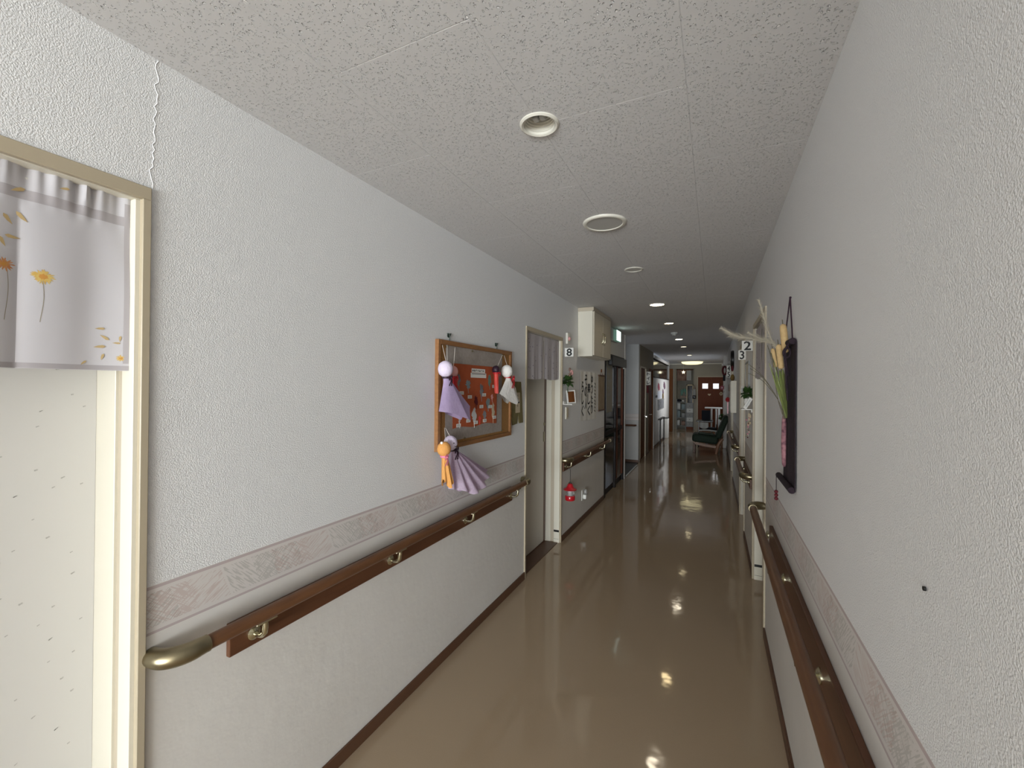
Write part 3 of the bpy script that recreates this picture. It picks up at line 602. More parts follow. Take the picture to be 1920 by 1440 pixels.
def bow(m,c,s,n=2):
    """two loops and two tails of ribbon around c (facing +x)"""
    x,y,z=c
    for sg in (-1,1):
        m.grid(lambda a,b_,sg=sg:(x+.012*math.sin(a*PI)*s*2+(b_-.5)*.004,y+sg*s*(.9*a if a<.5 else .9*(1-a))*1.1,z+s*.35*math.sin(a*2*PI)+(b_-.5)*s*.45*min(1,4*a*(1-a)+.2)),16,3,0,.0008)
        m.grid(lambda a,b_,sg=sg:(x+.004+.004*math.sin(a*5),y+sg*s*.35*a+(b_-.5)*s*.28,z-s*1.5*a),10,2,0,.0008)
    m.sphere((x+.004,y,z),s*.18,10)
def skirt(m,neck,hem,x0,dx,fold=9,amp=.008,nv=16,rn=.016):
    """cloth from the neck out to a hem outline given left to right as (y,z); closed round the back"""
    ny,nz=neck; H=[]
    K=12
    for i in range(len(hem)-1):
        for k in range(K): 
            t=k/K; H.append((hem[i][0]*(1-t)+hem[i+1][0]*t,hem[i][1]*(1-t)+hem[i+1][1]*t))
    H.append(hem[-1]); n=len(H)
    loop=[(y,z,i/(n-1),1) for i,(y,z) in enumerate(H)]+[(y,z+.006,1-i/(n-1),-1) for i,(y,z) in enumerate(reversed(H))][1:-1]
    N=len(loop)
    def P(i,j):
        y,z,s_,fr=loop[i%N]; t=j/nv; e=t**.9
        a=PI*s_; yy=ny-rn*math.cos(a)
        fx=fr*(rn*math.sin(a)*(1-t)+dx*math.sin(a)*t)+amp*t*math.sin(fold*2*PI*s_)*(1 if fr>0 else .5)
        bow_=1-.05*math.sin(t*PI)
        return (x0+fx, yy+(y-yy)*e*bow_+ (0), nz+(z-nz)*t)
    vs=[P(i,j) for i in range(N) for j in range(nv+1)]; W_=nv+1
    m.add(vs,[(i*W_+j,((i+1)%N)*W_+j,((i+1)%N)*W_+j+1,i*W_+j+1) for i in range(N) for j in range(nv)])
def doll(name,label,head,hr,neck,hem,x0,dx,headm,skirtm,ribm,strings,rb=.02,face=False,ears=False,amp=.008,fold=5,bowpos=None,hs=(1,1,1.1)):
    T=thing(name,label,'doll',(x0,head[0],min(h[1] for h in hem)),'handmade cloth dolls on the notice board')
    m=MB(); m.sphere((x0,head[0],head[1]),hr,28,sc=hs,wob=.03); hd=build('head',m,headm,T,60)
    if ears:
        for s_ in (-1,1): m=MB(); m.sphere((x0,head[0]+s_*hr*.6,head[1]+hr*.95),hr*.22,10); build('ear',m,'whitef',hd,60)
    if face:
        m=MB()
        for s_ in (-1,1): m.sphere((x0+hr*.88,head[0]+s_*hr*.35-.004,head[1]+.004),.0035,8)
        m.tube([(x0+hr*.93,head[0]-.012,head[1]-.013),(x0+hr*.97,head[0]-.002,head[1]-.018),(x0+hr*.93,head[0]+.010,head[1]-.013)],.0015,6); build('face',m,'ink',hd)
    m=MB(); skirt(m,neck,hem,x0,dx,fold,amp); build('skirt',m,skirtm,T,70)
    m=MB(); m.lathe([(.021,-.006),(.023,-.003),(.023,.003),(.021,.006)],(x0,neck[0],neck[1]),'z',20); b_=bowpos or (x0+.022,neck[0]+.01,neck[1]); bow(m,b_,rb); build('ribbon',m,ribm,T,60)
    for (y,z) in strings:
        y,z=y*1.047,1.55+(z-1.55)*1.047; m=MB(); m.tube([(XL+.02,y,z),(x0-.004,head[0]+(y-head[0])*.2,head[1]+hr*.9)],.0013,6); build('string',m,'string',T)
    return T
D1=doll('cloth_doll','lavender cloth doll with plum ribbon on the top left of the notice board',(1.893,1.637),.040,(1.90,1.592),[(1.835,1.415),(1.93,1.40),(2.04,1.366),(2.105,1.346),(2.148,1.430)],XL+.085,.045,'lavhead','purple','blackr',[(1.868,1.762),(1.912,1.768)],.030,amp=.004,fold=2)
doll('cloth_doll','pink headed doll peeping out behind the lavender doll',(2.02,1.628),.030,(2.02,1.596),[(2.0,1.50),(2.05,1.47),(2.09,1.48)],XL+.048,.015,'pinkf','redr','redr',[(1.99,1.76)],.016)
doll('cloth_doll','white cloth doll with a red ribbon on the right side of the notice board',(2.655,1.652),.040,(2.672,1.610),[(2.545,1.498),(2.66,1.44),(2.745,1.418),(2.80,1.455),(2.805,1.535)],XL+.075,.035,'whitef','whitef','redr',[(2.60,1.757)],.044,amp=.003,fold=2,bowpos=(XL+.105,2.695,1.600))
doll('cloth_doll','small dark headed doll with a long coral red ribbon skirt beside the white doll',(2.535,1.658),.026,(2.538,1.636),[(2.525,1.50),(2.545,1.497),(2.565,1.502)],XL+.052,.012,'blackr','coral','redr',[(2.57,1.757)],.014,amp=.003)
doll('cloth_doll','orange cloth doll with a pink bow at the lower left of the notice board',(1.882,1.215),.036,(1.887,1.176),[(1.868,1.06),(1.905,1.005),(1.93,1.02),(1.957,1.07)],XL+.088,.028,'orangef','orangef','hotpink',[(1.895,1.325)],.030,ears=True,amp=.008,fold=3,bowpos=(XL+.112,1.872,1.174))
doll('cloth_doll','smiling pale doll with a wide sparkly mauve skirt below the notice board',(1.985,1.232),.038,(2.005,1.192),[(1.965,.985),(2.06,.958),(2.16,.915),(2.27,.925),(2.36,.965),(2.425,1.005)],XL+.060,.050,'lavhead','netting','blackr',[(1.905,1.323)],.036,face=True,amp=.014,fold=5)
# olive happi-shaped hanging right of the board
T=thing('cloth_hanging','olive cloth hanging with a beige paper panel between notice board and left door','wall hanging',(XL,3.0,1.26))
m=MB(); out=[(2.86,1.585),(3.045,1.583),(3.06,1.50),(3.075,1.37),(3.09,1.262),(3.02,1.262),(2.995,1.36),(2.98,1.262),(2.90,1.255),(2.875,1.37),(2.86,1.45)]
m.prism(out,lambda a,b_,d:(XL+.002+d,a,b_),.007); build('cloth',m,'olive',T)
m=MB(); m.box(XL+.0095,XL+.0105,2.945,3.025,1.345,1.50); pn=build('paper_panel',m,'kraft',T)
m=MB()
for k in range(4): m.box(XL+.0106,XL+.011,2.965+.012*(k%2),2.985+.014*(k%3),1.47-.026*k,1.48-.025*k)
build('brush_marks',m,'ink',pn)

# ------------------------------------------------------------------ number and toilet signs
def flag_sign(ch,label,x0,x1,y,z0,z1,wallx,name='number_sign',chars=None):
    T=thing(name,label,'sign',(wallx,y,z0),None)
    m=MB(); m.box(x0,x1,y-.002,y+.002,z0,z1,bev=.0008,seg=1); m.box(min(wallx,x0)-.0,min(wallx,x0)+.004,y-.004,y+.012,z0,z1) if wallx<-1 else m.box(max(wallx,x1)-.004,max(wallx,x1),y-.004,y+.012,z0,z1)
    build('plate',m,'white',T); m=MB(); n=len(ch); h=(z1-z0)/n
    for i,c in enumerate(ch):
        cx_,cz=(x0+x1)/2,z1-h*(i+.5); letter(m,c,(x1-x0)*(.58 if n==1 else .62),h*(.82 if n==1 else .68),lambda a,b_,d:(cx_+a,y-.0022-d,cz+b_),bold=(x1-x0)*.032)
    build('character',m,'ink',T)
flag_sign('8','white number 8 sign beside the left door',-1.372,-1.283,4.15,1.853,1.94,XL)
flag_sign('2','white number 2 sign on the right wall',.207,.290,4.05,1.860,1.945,XR)
flag_sign('3','white number 3 sign on the right wall, behind number 2',.226,.292,5.02,1.842,1.942,XR)
flag_sign('4','white number 4 sign far along the right wall',.215,.290,9.2,1.87,1.98,XR)
flag_sign('5','number 5 sign under the number 4 sign',.215,.290,9.25,1.755,1.865,XR)
flag_sign('トイレ','tall white sign with black toilet characters by the brown doors',-1.40+.01,-1.289,10.0,1.60,1.898,-1.39,'toilet_sign')
m=MB(); m.box(-1.388,-1.35,10.1,10.2,1.42,1.58,bev=.004); single('door_plaque',m,'darkred','small dark plaque below the white toilet sign','sign')

# ------------------------------------------------------------------ things on the left wall past the door
m=MB(); m.box(XL,XL+.022,4.17,4.245,1.985,2.10,bev=.006); T=single('call_lamp',m,'trim','small ivory call lamp above the number eight sign','lamp')
m=MB(); m.lathe([(0,.02),(.012,.018),(.02,.008),(.022,0)],(0,0,0),'x',16); b_=build('lens',m,'pinkf',None,50); b_.parent=T; b_.location=(.011,.0,.055)
T=thing('corner_shelf','small white shelf on the left wall right of the door','shelf',(XL,4.16,1.36))
m=MB(); m.box(XL,XL+.10,4.09,4.26,1.366,1.374,bev=.002); build('board',m,'white',T); m=MB(); m.box(XL,XL+.012,4.09,4.26,1.374,1.40); build('back_rail',m,'white',T)
T=thing('framed_photo','white photo in a thin frame leaning on the small left shelf','photo frame',(XL+.05,4.18,1.374))
Mx=Matrix.Translation((XL+.062,4.19,1.3775))@Matrix.Rotation(-.10,4,'Y')@Matrix.Rotation(-.55,4,'Z')
m=MB()
for a,b_,c,d in ((-.055,-.043,0,.135),(.043,.055,0,.135),(-.043,.043,0,.012),(-.043,.043,.123,.135)): m.box(-.006,.006,a,b_,c,d,mtx=Mx)
build('frame',m,'white',T); m=MB(); m.box(-.004,.003,-.043,.043,.012,.123,mtx=Mx); build('photo',m,'brownwood',T)
def leafy(name,label,cx_,cy,cz,R_,n,seed,flowers=(),vase=None,upk=1.0,cat='plant'):
    T=thing(name,label,cat,(cx_,cy,cz-R_*1.2)); rnd=random.Random(seed); m=MB()
    for k in range(n):
        a=rnd.uniform(0,2*PI); e=rnd.uniform(-.5,1.2); l=R_*rnd.uniform(.6,1.1); d=Vector((math.cos(a)*math.cos(e)*.7,math.sin(a)*math.cos(e),math.sin(e)*upk)); sd=d.cross(Vector((0,0,1)));
        if sd.length<.01: sd=Vector((1,0,0))
        sd.normalize(); c=Vector((cx_,cy,cz)); w=l*.22
        p=[c+d*l*.25,c+d*l*.6+sd*w,c+d*l+Vector((0,0,-l*.12)),c+d*l*.6-sd*w]; mid=c+d*l*.6+Vector((0,0,-.006))
        m.add(p+[mid],[(0,1,4),(1,2,4),(2,3,4),(3,0,4)])
    build('foliage',m,'leaf',T)
    m=MB()
    for k in range(5): m.tube([(cx_,cy,cz-R_*1.15),(cx_+.01*math.sin(k),cy+.012*math.cos(k*2),cz-R_*.4),(cx_+.03*math.sin(k*2),cy+.03*math.cos(k),cz+R_*.2)],.002,6)
    build('stems',m,'leaf',T)
    for (dx,dy,dz,rr,mm) in flowers:
        m=MB()
        for q in range(7):
            a=2*PI*q/7; m.sphere((cx_+dx+.2*rr*math.cos(a),cy+dy+rr*.6*math.cos(a),cz+dz+rr*.6*math.sin(a)),rr*.45,10,sc=(.6,1,1))
        build('flower',m,mm,T,60)
    if vase:
        m=MB(); m.lathe([(0,0),(vase*.7,0),(vase,vase*1.2),(vase*.75,vase*2.2),(vase*.68,vase*2.2),(vase*.6,.01)],(cx_,cy,cz-R_*1.2),'z',20); build('vase',m,'white',T,50)
    return T
leafy('flower_posy','green posy with pink flowers above the small left shelf',XL+.040,4.125,1.60,.10,80,3,[(.03,.03,.09,.028,'pinkf'),(.02,.0,.12,.02,'pinkbrown'),(.03,-.03,.07,.02,'pinkbrown')],None,cat='flowers')
m=MB(); m.box(XL,XL+.012,4.17,4.24,1.215,1.34,bev=.003); T=single('wall_plaque',m,'cream','narrow beige wall plate below the small left shelf','wall plate')
m=MB(); m.box(.007,.009,-.018,.02,.02,.11); b_=build('insert',m,'kraft',None); b_.parent=T
# calligraphy sheet
T=thing('calligraphy_sheet','white paper with large black brush writing on the left wall','calligraphy',(XL,5.06,1.16))
def CS(y,z,o=0): return (XL+.004+.0022*math.sin(y*31)*(1+.4*math.sin(z*5))+.001+o,y,z)
m=MB(); m.grid(lambda a,b_:CS(4.685+.755*a,1.725-.565*b_+(-.02*a*b_)),60,24,0,.0006)
cols_=[(4.785,'らしく',1.62,.14),(4.915,'その人',1.70,.14),(5.055,'楽しく',1.60,.135),(5.195,'ゆったり',1.70,.122)]
for y,t,zt,h in cols_:
    for i,c in enumerate(t): letter(m,c,.095,h*.86,lambda a,b_,d:CS(y+a,zt-h*(i+.5)+b_,.0016+d),mi=1,bold=.004)
rr=random.Random(9)
for k in range(9):      # faint small brush column at the far edge
    z=1.60-.043*k; y=5.335
    m.tube([CS(y-.032+rr.uniform(0,.015),z,.002),CS(y+rr.uniform(-.015,.015),z-.012,.002),CS(y+.03,z-.030+rr.uniform(-.01,.02),.002)],[.003,.006,.0025],6,mi=1)
build('written_paper',m,['white','ink'],T)
T=thing('hanging_scroll','small brown paper scroll between the brush writing and the dark glass door','scroll',(XL,5.72,1.23))
m=MB(); m.box(XL+.003,XL+.005,5.53,5.86,1.245,1.70); build('paper',m,mat('aged_paper',(160,142,118),.85,var=(12,(140,120,98),.8)),T)
for z in (1.70,1.235): m=MB(); m.tube([(XL+.008,5.52,z),(XL+.008,5.87,z)],.009,12); build('rod',m,'wood_dark',T,50)
m=MB(); m.tube([(XL+.006,5.6,1.70),(XL+.006,5.68,1.76),(XL+.006,5.76,1.70)],.002,6); m.box(XL,XL+.012,5.67,5.69,1.745,1.785); build('hanger',m,'brownwood',T)
# wall cabinet
T=thing('wall_cabinet','white two door cupboard high on the left wall','cabinet',(XL,5.0,1.885))
xa,xf_=XL,XL+.165
m=MB(); m.box(xa,xf_,4.60,5.42,1.885,2.385,bev=.002,seg=1); build('body',m,'cream',T)
m=MB(); m.box(xa,xf_+.012,4.595,5.425,2.385,2.425); build('top_filler',m,'taupe',T)
for k,(a,b_) in enumerate(((4.60,5.007),(5.013,5.42))):
    m=MB(); m.box(xf_+.002,xf_+.020,a,b_,1.895,2.378,bev=.002,seg=1); d=build('door',m,mat('beige_cupboard_door_%s'%'ab'[k],(196,188,170),.4),T)
    yh=b_-.045 if k==0 else a+.045
    m=MB(); m.tube([(xf_+.02,yh,2.175),(xf_+.032,yh,2.170),(xf_+.034,yh,2.12),(xf_+.032,yh,2.070),(xf_+.02,yh,2.065)],.005,10); build('handle',m,'brass',d,50)
m=MB(); m.box(xf_+.02,xf_+.028,4.93,5.09,2.045,2.06,bev=.003); build('latch',m,'brass',T)
# exit sign
T=thing('exit_sign','small lit green and white exit sign high on the left wall','sign',(XL,6.4,2.22))
m=MB(); m.box(XL,XL+.03,6.26,6.62,2.225,2.40,bev=.003); build('housing',m,'palegrey',T)
m=MB(); m.box(XL+.03,XL+.075,6.30,6.60,2.232,2.392,bev=.003); build('green_panel',m,'exitgreen',T)
m=MB(); m.box(XL+.0755,XL+.082,6.31,6.595,2.237,2.387); build('white_panel',m,'exitwhite',T)
# lantern, night light
T=thing('lantern','small red lantern with clear body hanging from the left handrail','lantern',(XL+.075,4.12,.412))
lx,ly=XL+.075,4.12; B=.412
m=MB(); m.lathe([(0,0),(.046,0),(.050,.008),(.050,.040),(.045,.048),(0,.048)],(lx,ly,B),'z',28); build('base',m,'red',T,40)
m=MB(); m.lathe([(.041,.046),(.043,.075),(.040,.108)],(lx,ly,B),'z',28); build('clear_body',m,'clear',T,60)
m=MB(); m.lathe([(.014,.048),(.014,.09),(0,.098)],(lx,ly,B),'z',14); build('bulb',m,'white',T,60)
m=MB(); m.lathe([(.066,.104),(.068,.110),(.042,.124),(.030,.142),(.027,.156),(.016,.166),(0,.168)],(lx,ly,B),'z',32); m.lathe([(.066,.104),(0,.108)],(lx,ly,B),'z',32); build('cap',m,'red',T,40)
m=MB(); m.tube([(lx-.014,ly,B+.165),(lx,ly,B+.185),(lx+.014,ly,B+.165)],.004,8); m.tube([(lx,ly,B+.185),(lx-.002,ly+.01,B+.25),(XL+.066,ly+.03,.70),(XL+.060,ly+.034,.732)],.0025,8); build('hook',m,'black',T,50)
T=thing('wall_outlet','white wall outlet plate below the left handrail','outlet',(XL,4.86,.23))
m=MB(); m.box(XL,XL+.007,4.79,4.93,.235,.355,bev=.002); build('plate',m,'white',T)
T=thing('night_light','white plug in night light on the low left wall outlet','night light',(XL+.03,4.85,.25))
m=MB(); m.box(XL+.007,XL+.045,4.82,4.88,.25,.30,bev=.008); build('plug_body',m,'white',T,40); m=MB(); m.lathe([(.022,0),(.023,.04),(.018,.06),(0,.064)],(XL+.028,4.85,.298),'z',20); build('shade',m,'clear',T,50)

# ------------------------------------------------------------------ right wall: hanging and dried flowers
T=thing('wall_hanging','narrow dark aubergine wall hanging on rods with a floral pocket on the near right wall','wall hanging',(XR,2.17,1.14))
m=MB(); m.grid(lambda a,b_:(XR-.006-.002*math.sin(a*12+b_*2),1.985+.30*a,1.735-.59*b_),30,20,0,.003); build('cloth',m,'indigo',T)
m=MB(); m.tube([(XR-.014,2.0,1.738),(XR-.014,2.27,1.742)],.013,14); build('rod',m,'indigo',T,50)
m=MB(); m.tube([(XR-.016,1.995,1.147),(XR-.016,2.37,1.140)],.013,14); build('rod',m,'indigo',T,50)
m=MB(); m.tube([(XR-0.0130,2.215,1.205),(XR-0.0145,2.215,1.215),(XR-0.0160,2.215,1.30),(XR-0.0150,2.215,1.40),(XR-0.0140,2.215,1.44)],[.004,.008,.010,.009,.006],16); build('floral_pocket',m,'flowerband',T,60)
m=MB(); m.tube([(XR-.012,2.02,1.74),(XR-.005,2.142,1.938),(XR-.012,2.25,1.742)],.0028,8); m.sphere((XR-.004,2.142,1.936),.005,8); build('cord',m,'blackr',T)
m=MB()
for k in range(2): m.tube([(XR-.022,2.03+.02*k,1.735),(XR-.035,2.045+.02*k,1.70),(XR-.03,2.05,1.66-.04*k),(XR-.022,2.06,1.60-.1*k)],.004,8)
m.tube([(XR-.028+.012*math.cos(a),2.045,1.695+.02*math.sin(a)) for a in [2*PI*k/14 for k in range(15)]],.004,8); build('knotted_cord',m,'indigo',T,50)
m=MB(); m.tube([(XR-.030,2.33,1.145),(XR-.030,2.33,1.045)],.0015,6); build('tassel_cord',m,'indigo',T)
for z in (1.052,1.068,1.036): m=MB(); m.sphere((XR-.030,2.33,z),.0085,12); build('bead',m,'darkred',T,60)
def curve(P,n=20):
    P=[Vector(p) for p in P]; Q=[]
    for i in range(len(P)-1):
        for k in range(n):
            t=k/n; p0=P[max(i-1,0)];p1=P[i];p2=P[i+1];p3=P[min(i+2,len(P)-1)]
            Q.append(.5*((2*p1)+(-p0+p2)*t+(2*p0-5*p1+4*p2-p3)*t*t+(-p0+3*p1-3*p2+p3)*t**3))
    Q.append(P[-1]); return Q
T=thing('dried_flower_bunch','tan cattails, pale pampas plumes and green leaves in front of the dark wall hanging','flowers',(XR-.03,2.12,1.42))
base=(.268,2.12,1.42)
for (a,b_,rr) in (((.272,2.12,1.700),(.261,2.12,1.822),.0135),((.257,2.12,1.632),(.245,2.12,1.737),.0115),((.240,2.14,1.64),(.226,2.14,1.722),.009)):
    A=Vector(a);Bv=Vector(b_); d=(Bv-A)
    m=MB(); pts=[A+d*t for t in (0,.02,.08,.2,.5,.8,.93,.98,1)]; m.tube(pts,[rr*.3,rr*.7,rr*.95,rr,rr*1.03,rr,rr*.9,rr*.6,rr*.2],18); h=build('cattail_head',m,'cattail',T,60)
    m=MB(); m.tube([Bv,Bv+d.normalized()*.02],.0016,6); m.tube(curve([base,(base[0]*.4+A.x*.6,2.12,base[2]*.4+A.z*.6),A],8),.0028,8); build('stem',m,'stalk',T,50)
def blade(m,P,w):
    Q=curve(P,10); n=len(Q)
    for i in range(n-1):
        w0=w*math.sin(PI*min(1,(i/n)*.85+.12)); w1=w*math.sin(PI*min(1,((i+1)/n)*.85+.12)); s_=Vector((.75,.66,0))
        m.add([Q[i]-s_*w0,Q[i]+Vector((0,-.002,0)),Q[i]+s_*w0,Q[i+1]-s_*w1,Q[i+1]+Vector((0,-.002,0)),Q[i+1]+s_*w1],[(0,1,4,3),(1,2,5,4)])
for P,w in (([(.276,2.12,1.425),(.262,2.11,1.53),(.250,2.11,1.625)],.013),([(.276,2.13,1.425),(.268,2.12,1.54),(.262,2.12,1.63)],.012),([(.272,2.11,1.44),(.247,2.10,1.55),(.235,2.10,1.62)],.010),([(.268,2.12,1.45),(.235,2.10,1.57),(.210,2.10,1.657)],.005),([(.27,2.12,1.45),(.245,2.10,1.58),(.227,2.11,1.675)],.003)):
    m=MB(); blade(m,P,w); build('long_leaf',m,'leafl',T)
for e in ((.134,2.12,1.654),(.140,2.12,1.636),(.134,2.12,1.614),(.22,2.12,1.70),(.212,2.12,1.712)):
    m=MB(); m.tube(curve([base,(.245,2.115,1.50),(.5*e[0]+.12,2.115,.5*e[2]+.775),e],6),.0012,5); build('wiry_stem',m,'stalk',T)
def plume(P,seed,dens,lh):
    Q=curve(P,24); n=len(Q); rnd=random.Random(seed); m=MB(); m.tube(Q,.0014,5)
    for k in range(dens):
        t=rnd.random(); i=min(n-2,int(t*(n-1))); tan=(Q[i+1]-Q[i]).normalized(); side=Vector((rnd.gauss(0,1),rnd.gauss(0,1),rnd.gauss(0,1))); side=(side-tan*side.dot(tan)).normalized()
        l=lh*(.35+.65*math.sin(PI*min(1,t*.85+.12)))*rnd.uniform(.6,1.1); d=(tan*.75+side*.65).normalized(); w=tan.cross(side)*.00036
        p0=Q[i]; p1=p0+d*l*.6; p2=p0+d*l+Vector((0,0,-l*.12)); m.add([p0-w,p0+w,p1+w,p1-w,p2],[(0,1,2,3),(3,2,4)])
    build('pampas_plume',m,'plume',T)
plume([(.225,2.12,1.742),(.127,2.12,1.768),(.075,2.12,1.784),(.029,2.12,1.814)],1,850,.044)
plume([(.235,2.12,1.72),(.205,2.12,1.80),(.190,2.12,1.86),(.172,2.12,1.93)],2,560,.040)
plume([(.245,2.12,1.72),(.215,2.12,1.75),(.175,2.12,1.766),(.135,2.12,1.790)],5,480,.042)
m=MB(); m.tube(curve([base,(.25,2.12,1.6),(.235,2.12,1.72)],8),.0016,6); m.tube(curve([base,(.245,2.12,1.6),(.205,2.12,1.735)],8),.0016,6); build('stem',m,'stalk',T)
m=MB(); m.lathe([(0,0),(.0035,0),(.0035,.003),(0,.003)],(0,0,0),'x',10); o=single('nail',m,'black','tiny dark nail in the near right wall','nail'); o.location=(XR-.003,.86,1.243)
# right wall by number 2
T=thing('corner_shelf','small white shelf on the right wall beyond door number two','shelf',(XR,4.2,1.365))
m=MB(); m.box(XR-.085,XR,4.10,4.30,1.365,1.373); m.box(XR-.012,XR,4.10,4.30,1.345,1.365); build('board',m,'white',T)
leafy('potted_plant','dark green leafy plant on the small right shelf',XR-.035,4.2,1.50,.085,90,8,[(-.045,-.05,.03,.022,'palegrey'),(-.04,-.02,.05,.018,'whitef')],.028,cat='plant')
Mx=Matrix.Translation((.232,4.10,1.378))@Matrix.Rotation(.5,4,'Y')
T=thing('photo_card','white card leaning in front of the plant on the right shelf','card',(.232,4.10,1.373))
m=MB(); m.box(-.012,.016,-.002,.002,0,.10,mtx=Mx); build('card',m,'white',T); m=MB(); m.box(-.004,.008,-.0026,-.0021,.02,.085,mtx=Mx); build('print',m,'palegrey',T)
T=thing('bead_strand','strand of pink beads and dried petals hanging under the right shelf','ornament',(XR-.03,4.2,1.10)); rnd=random.Random(2)
m=MB(); m.tube([(XR-.03,4.2,1.364),(XR-.028,4.2,1.12)],.001,5); build('thread',m,'string',T)
for k in range(12):
    m=MB(); m.sphere((XR-.03+rnd.uniform(-.012,.012),4.2+rnd.uniform(-.01,.01),1.29-.015*k),.006,8); build('bead',m,('pinkf','hotpink','brass','darkred')[k%4],T,60)
m=MB()
for k in range(9): m.sphere((XR-.018+rnd.uniform(-.012,.01),4.22,1.26+rnd.uniform(-.03,.06)),.014,8,sc=(.8,.6,1))
build('dried_petals',m,'kraft',T,60)
T=thing('framed_picture','pale narrow framed board on the right wall above the shelf plant','picture',(XR,4.62,1.55))
m=MB(); m.box(XR-.016,XR,4.42,4.44,1.55,1.80); m.box(XR-.016,XR,4.86,4.88,1.55,1.80); m.box(XR-.016,XR,4.44,4.86,1.785,1.80); m.box(XR-.016,XR,4.44,4.86,1.55,1.565); build('frame',m,'grey',T); m=MB(); m.box(XR-.010,XR-.002,4.44,4.86,1.565,1.785); build('panel',m,'cream',T)
# farther along the right wall
T=thing('wall_box','plain white wall box on the right wall beyond the third door sign','box',(XR,7.2,1.19))
m=MB(); m.box(.222,XR,7.0,7.5,1.185,1.655,bev=.004); build('body',m,'cream',T); m=MB(); m.box(.218,.222,7.03,7.47,1.20,1.64); build('door',m,'cream',T)
T=thing('wall_clock','round black rimmed wall clock high on the right wall','clock',(XR,8.0,1.88))
m=MB(); m.lathe([(0,0),(.15,0),(.155,-.02),(.145,-.045),(.125,-.045),(.125,-.03),(0,-.03)],(XR,8.0,2.02),'x',40); build('rim',m,'black',T,40); m=MB(); m.lathe([(0,-.032),(.125,-.032)],(XR,8.0,2.02),'x',40); build('face',m,'white',T)
m=MB(); m.box(XR-.035,XR-.033,7.998,8.002,2.02,2.10); m.box(XR-.036,XR-.034,7.95,8.0,2.018,2.022); build('hands',m,'ink',T)
m=MB(); m.sphere((.262,7.6,1.71),.05,16,sc=(.6,1.3,1.1),wob=.1); single('cloth_pouch',m,'gold','ochre cloth pouch hanging above the white wall box','pouch',60)
m=MB(); m.sphere((.262,7.7,1.86),.035,12,sc=(.6,1,1.4)); single('cloth_charm',m,'darkred','dark cloth charm under the wall clock','ornament',60)
def rosette(label,c,R_,mm,mm2,tail=0,name='cloth_flower',cat='ornament'):
    T=thing(name,label,cat,c); rnd=random.Random(int(c[1]*10)); m=MB()
    for k in range(9):
        a=2*PI*k/9; m.sphere((c[0]+rnd.uniform(-.01,.01),c[1]+.2*R_*math.cos(a),c[2]+R_*.62*math.sin(a)),R_*.34,10,sc=(1,.7,1)); m.sphere((c[0]+R_*.55*math.cos(a),c[1],c[2]+R_*.6*math.sin(a)),R_*.3,10,sc=(1,.7,1))
    build('petals',m,mm,T,60); m=MB(); m.sphere((c[0]-.0,c[1]-.3*R_,c[2]),R_*.3,10); build('centre',m,mm2,T,60)
    if c[1]>11: m=MB(); m.tube([(c[0],c[1],c[2]),(c[0]+.03,12.2,c[2]+.03),(.24,12.305,c[2]+.05)],.006,8); build('stem',m,'stalk',T,50)
    if tail: m=MB(); m.box(c[0]-.012,c[0]+.012,c[1]-.003,c[1]+.003,c[2]-tail,c[2]-R_*.5); build('tail',m,mm,T)
rosette('bright red flower with a dark red tail far along the right wall',(.252,9.7,1.31),.055,'red','redr',.28)
rosette('pink and white flower bunch in front of the brown end door',(.18,12.0,1.55),.06,'flowerpink','whitef')
rosette('lower pale flower bunch under the pink flowers at far right',(.16,12.1,1.40),.05,'kraft','gold')
T=thing('wreath','dark red wreath hanging far along the right wall','wreath',(.24,11.9,1.75))
m=MB(); m.tube([(.235+.045*math.cos(a),11.9,1.98+.10*math.sin(a)) for a in [2*PI*k/24 for k in range(25)]],.022,10); build('ring',m,'darkred',T,60); m=MB(); m.box(.20,.25,11.89,11.91,1.72,1.88); build('ribbon',m,'navy',T); m=MB(); m.sphere((.19,11.88,2.13),.03,10); build('star',m,'whitef',T,60)
m=MB(); m.box(.215,XR,12.3,12.5,0,HC-.05,bev=.004); struct('trim_4',m,'plain','pale wall pier at the far right','trim')
m=MB(); m.box(.255,.285,9.3,9.34,1.48,1.62,bev=.006); single('tag_ornament',m,'wood_dark','small brown tag under the number five sign','ornament')

# ------------------------------------------------------------------ ceiling fittings
def downlight(label,x,y,R_,lens,kind,group=None,name='downlight'):
    T=thing(name,label,'ceiling light',(x,y,HC),group)
    m=MB(); m.lathe([(R_*.78,.004),(R_*.80,-.004),(R_*.9,-.007),(R_,-.003),(R_,.001)],(x,y,HC),'z',40); build('trim_ring',m,'trim',T,50)
    if kind=='open':
        m=MB(); pr=[]
        for k in range(7): pr+=[(R_*(.785-.03*k),-.003+.009*k),(R_*(.80-.03*k),.0045+.009*k),(R_*(.755-.03*k),.0055+.009*k)]
        pr+=[(R_*.5,.068),(0,.069)]
        m.lathe([(a,b_) for a,b_ in pr],(x,y,HC-.0),'z',40); build('baffle',m,'trim',T,20)
        for dx in (-.012,.012): m=MB(); m.box(x+dx-.0095,x+dx+.0095,y-.014,y+.010,HC+.014,HC+.055,bev=.004); build('bulb',m,'palegrey',T)
    else:
        m=MB(); m.lathe([(0,-.003),(R_*.8,-.002),(R_*.8,.004)],(x,y,HC),'z',40); build('diffuser',m,lens,T,50)
    return T
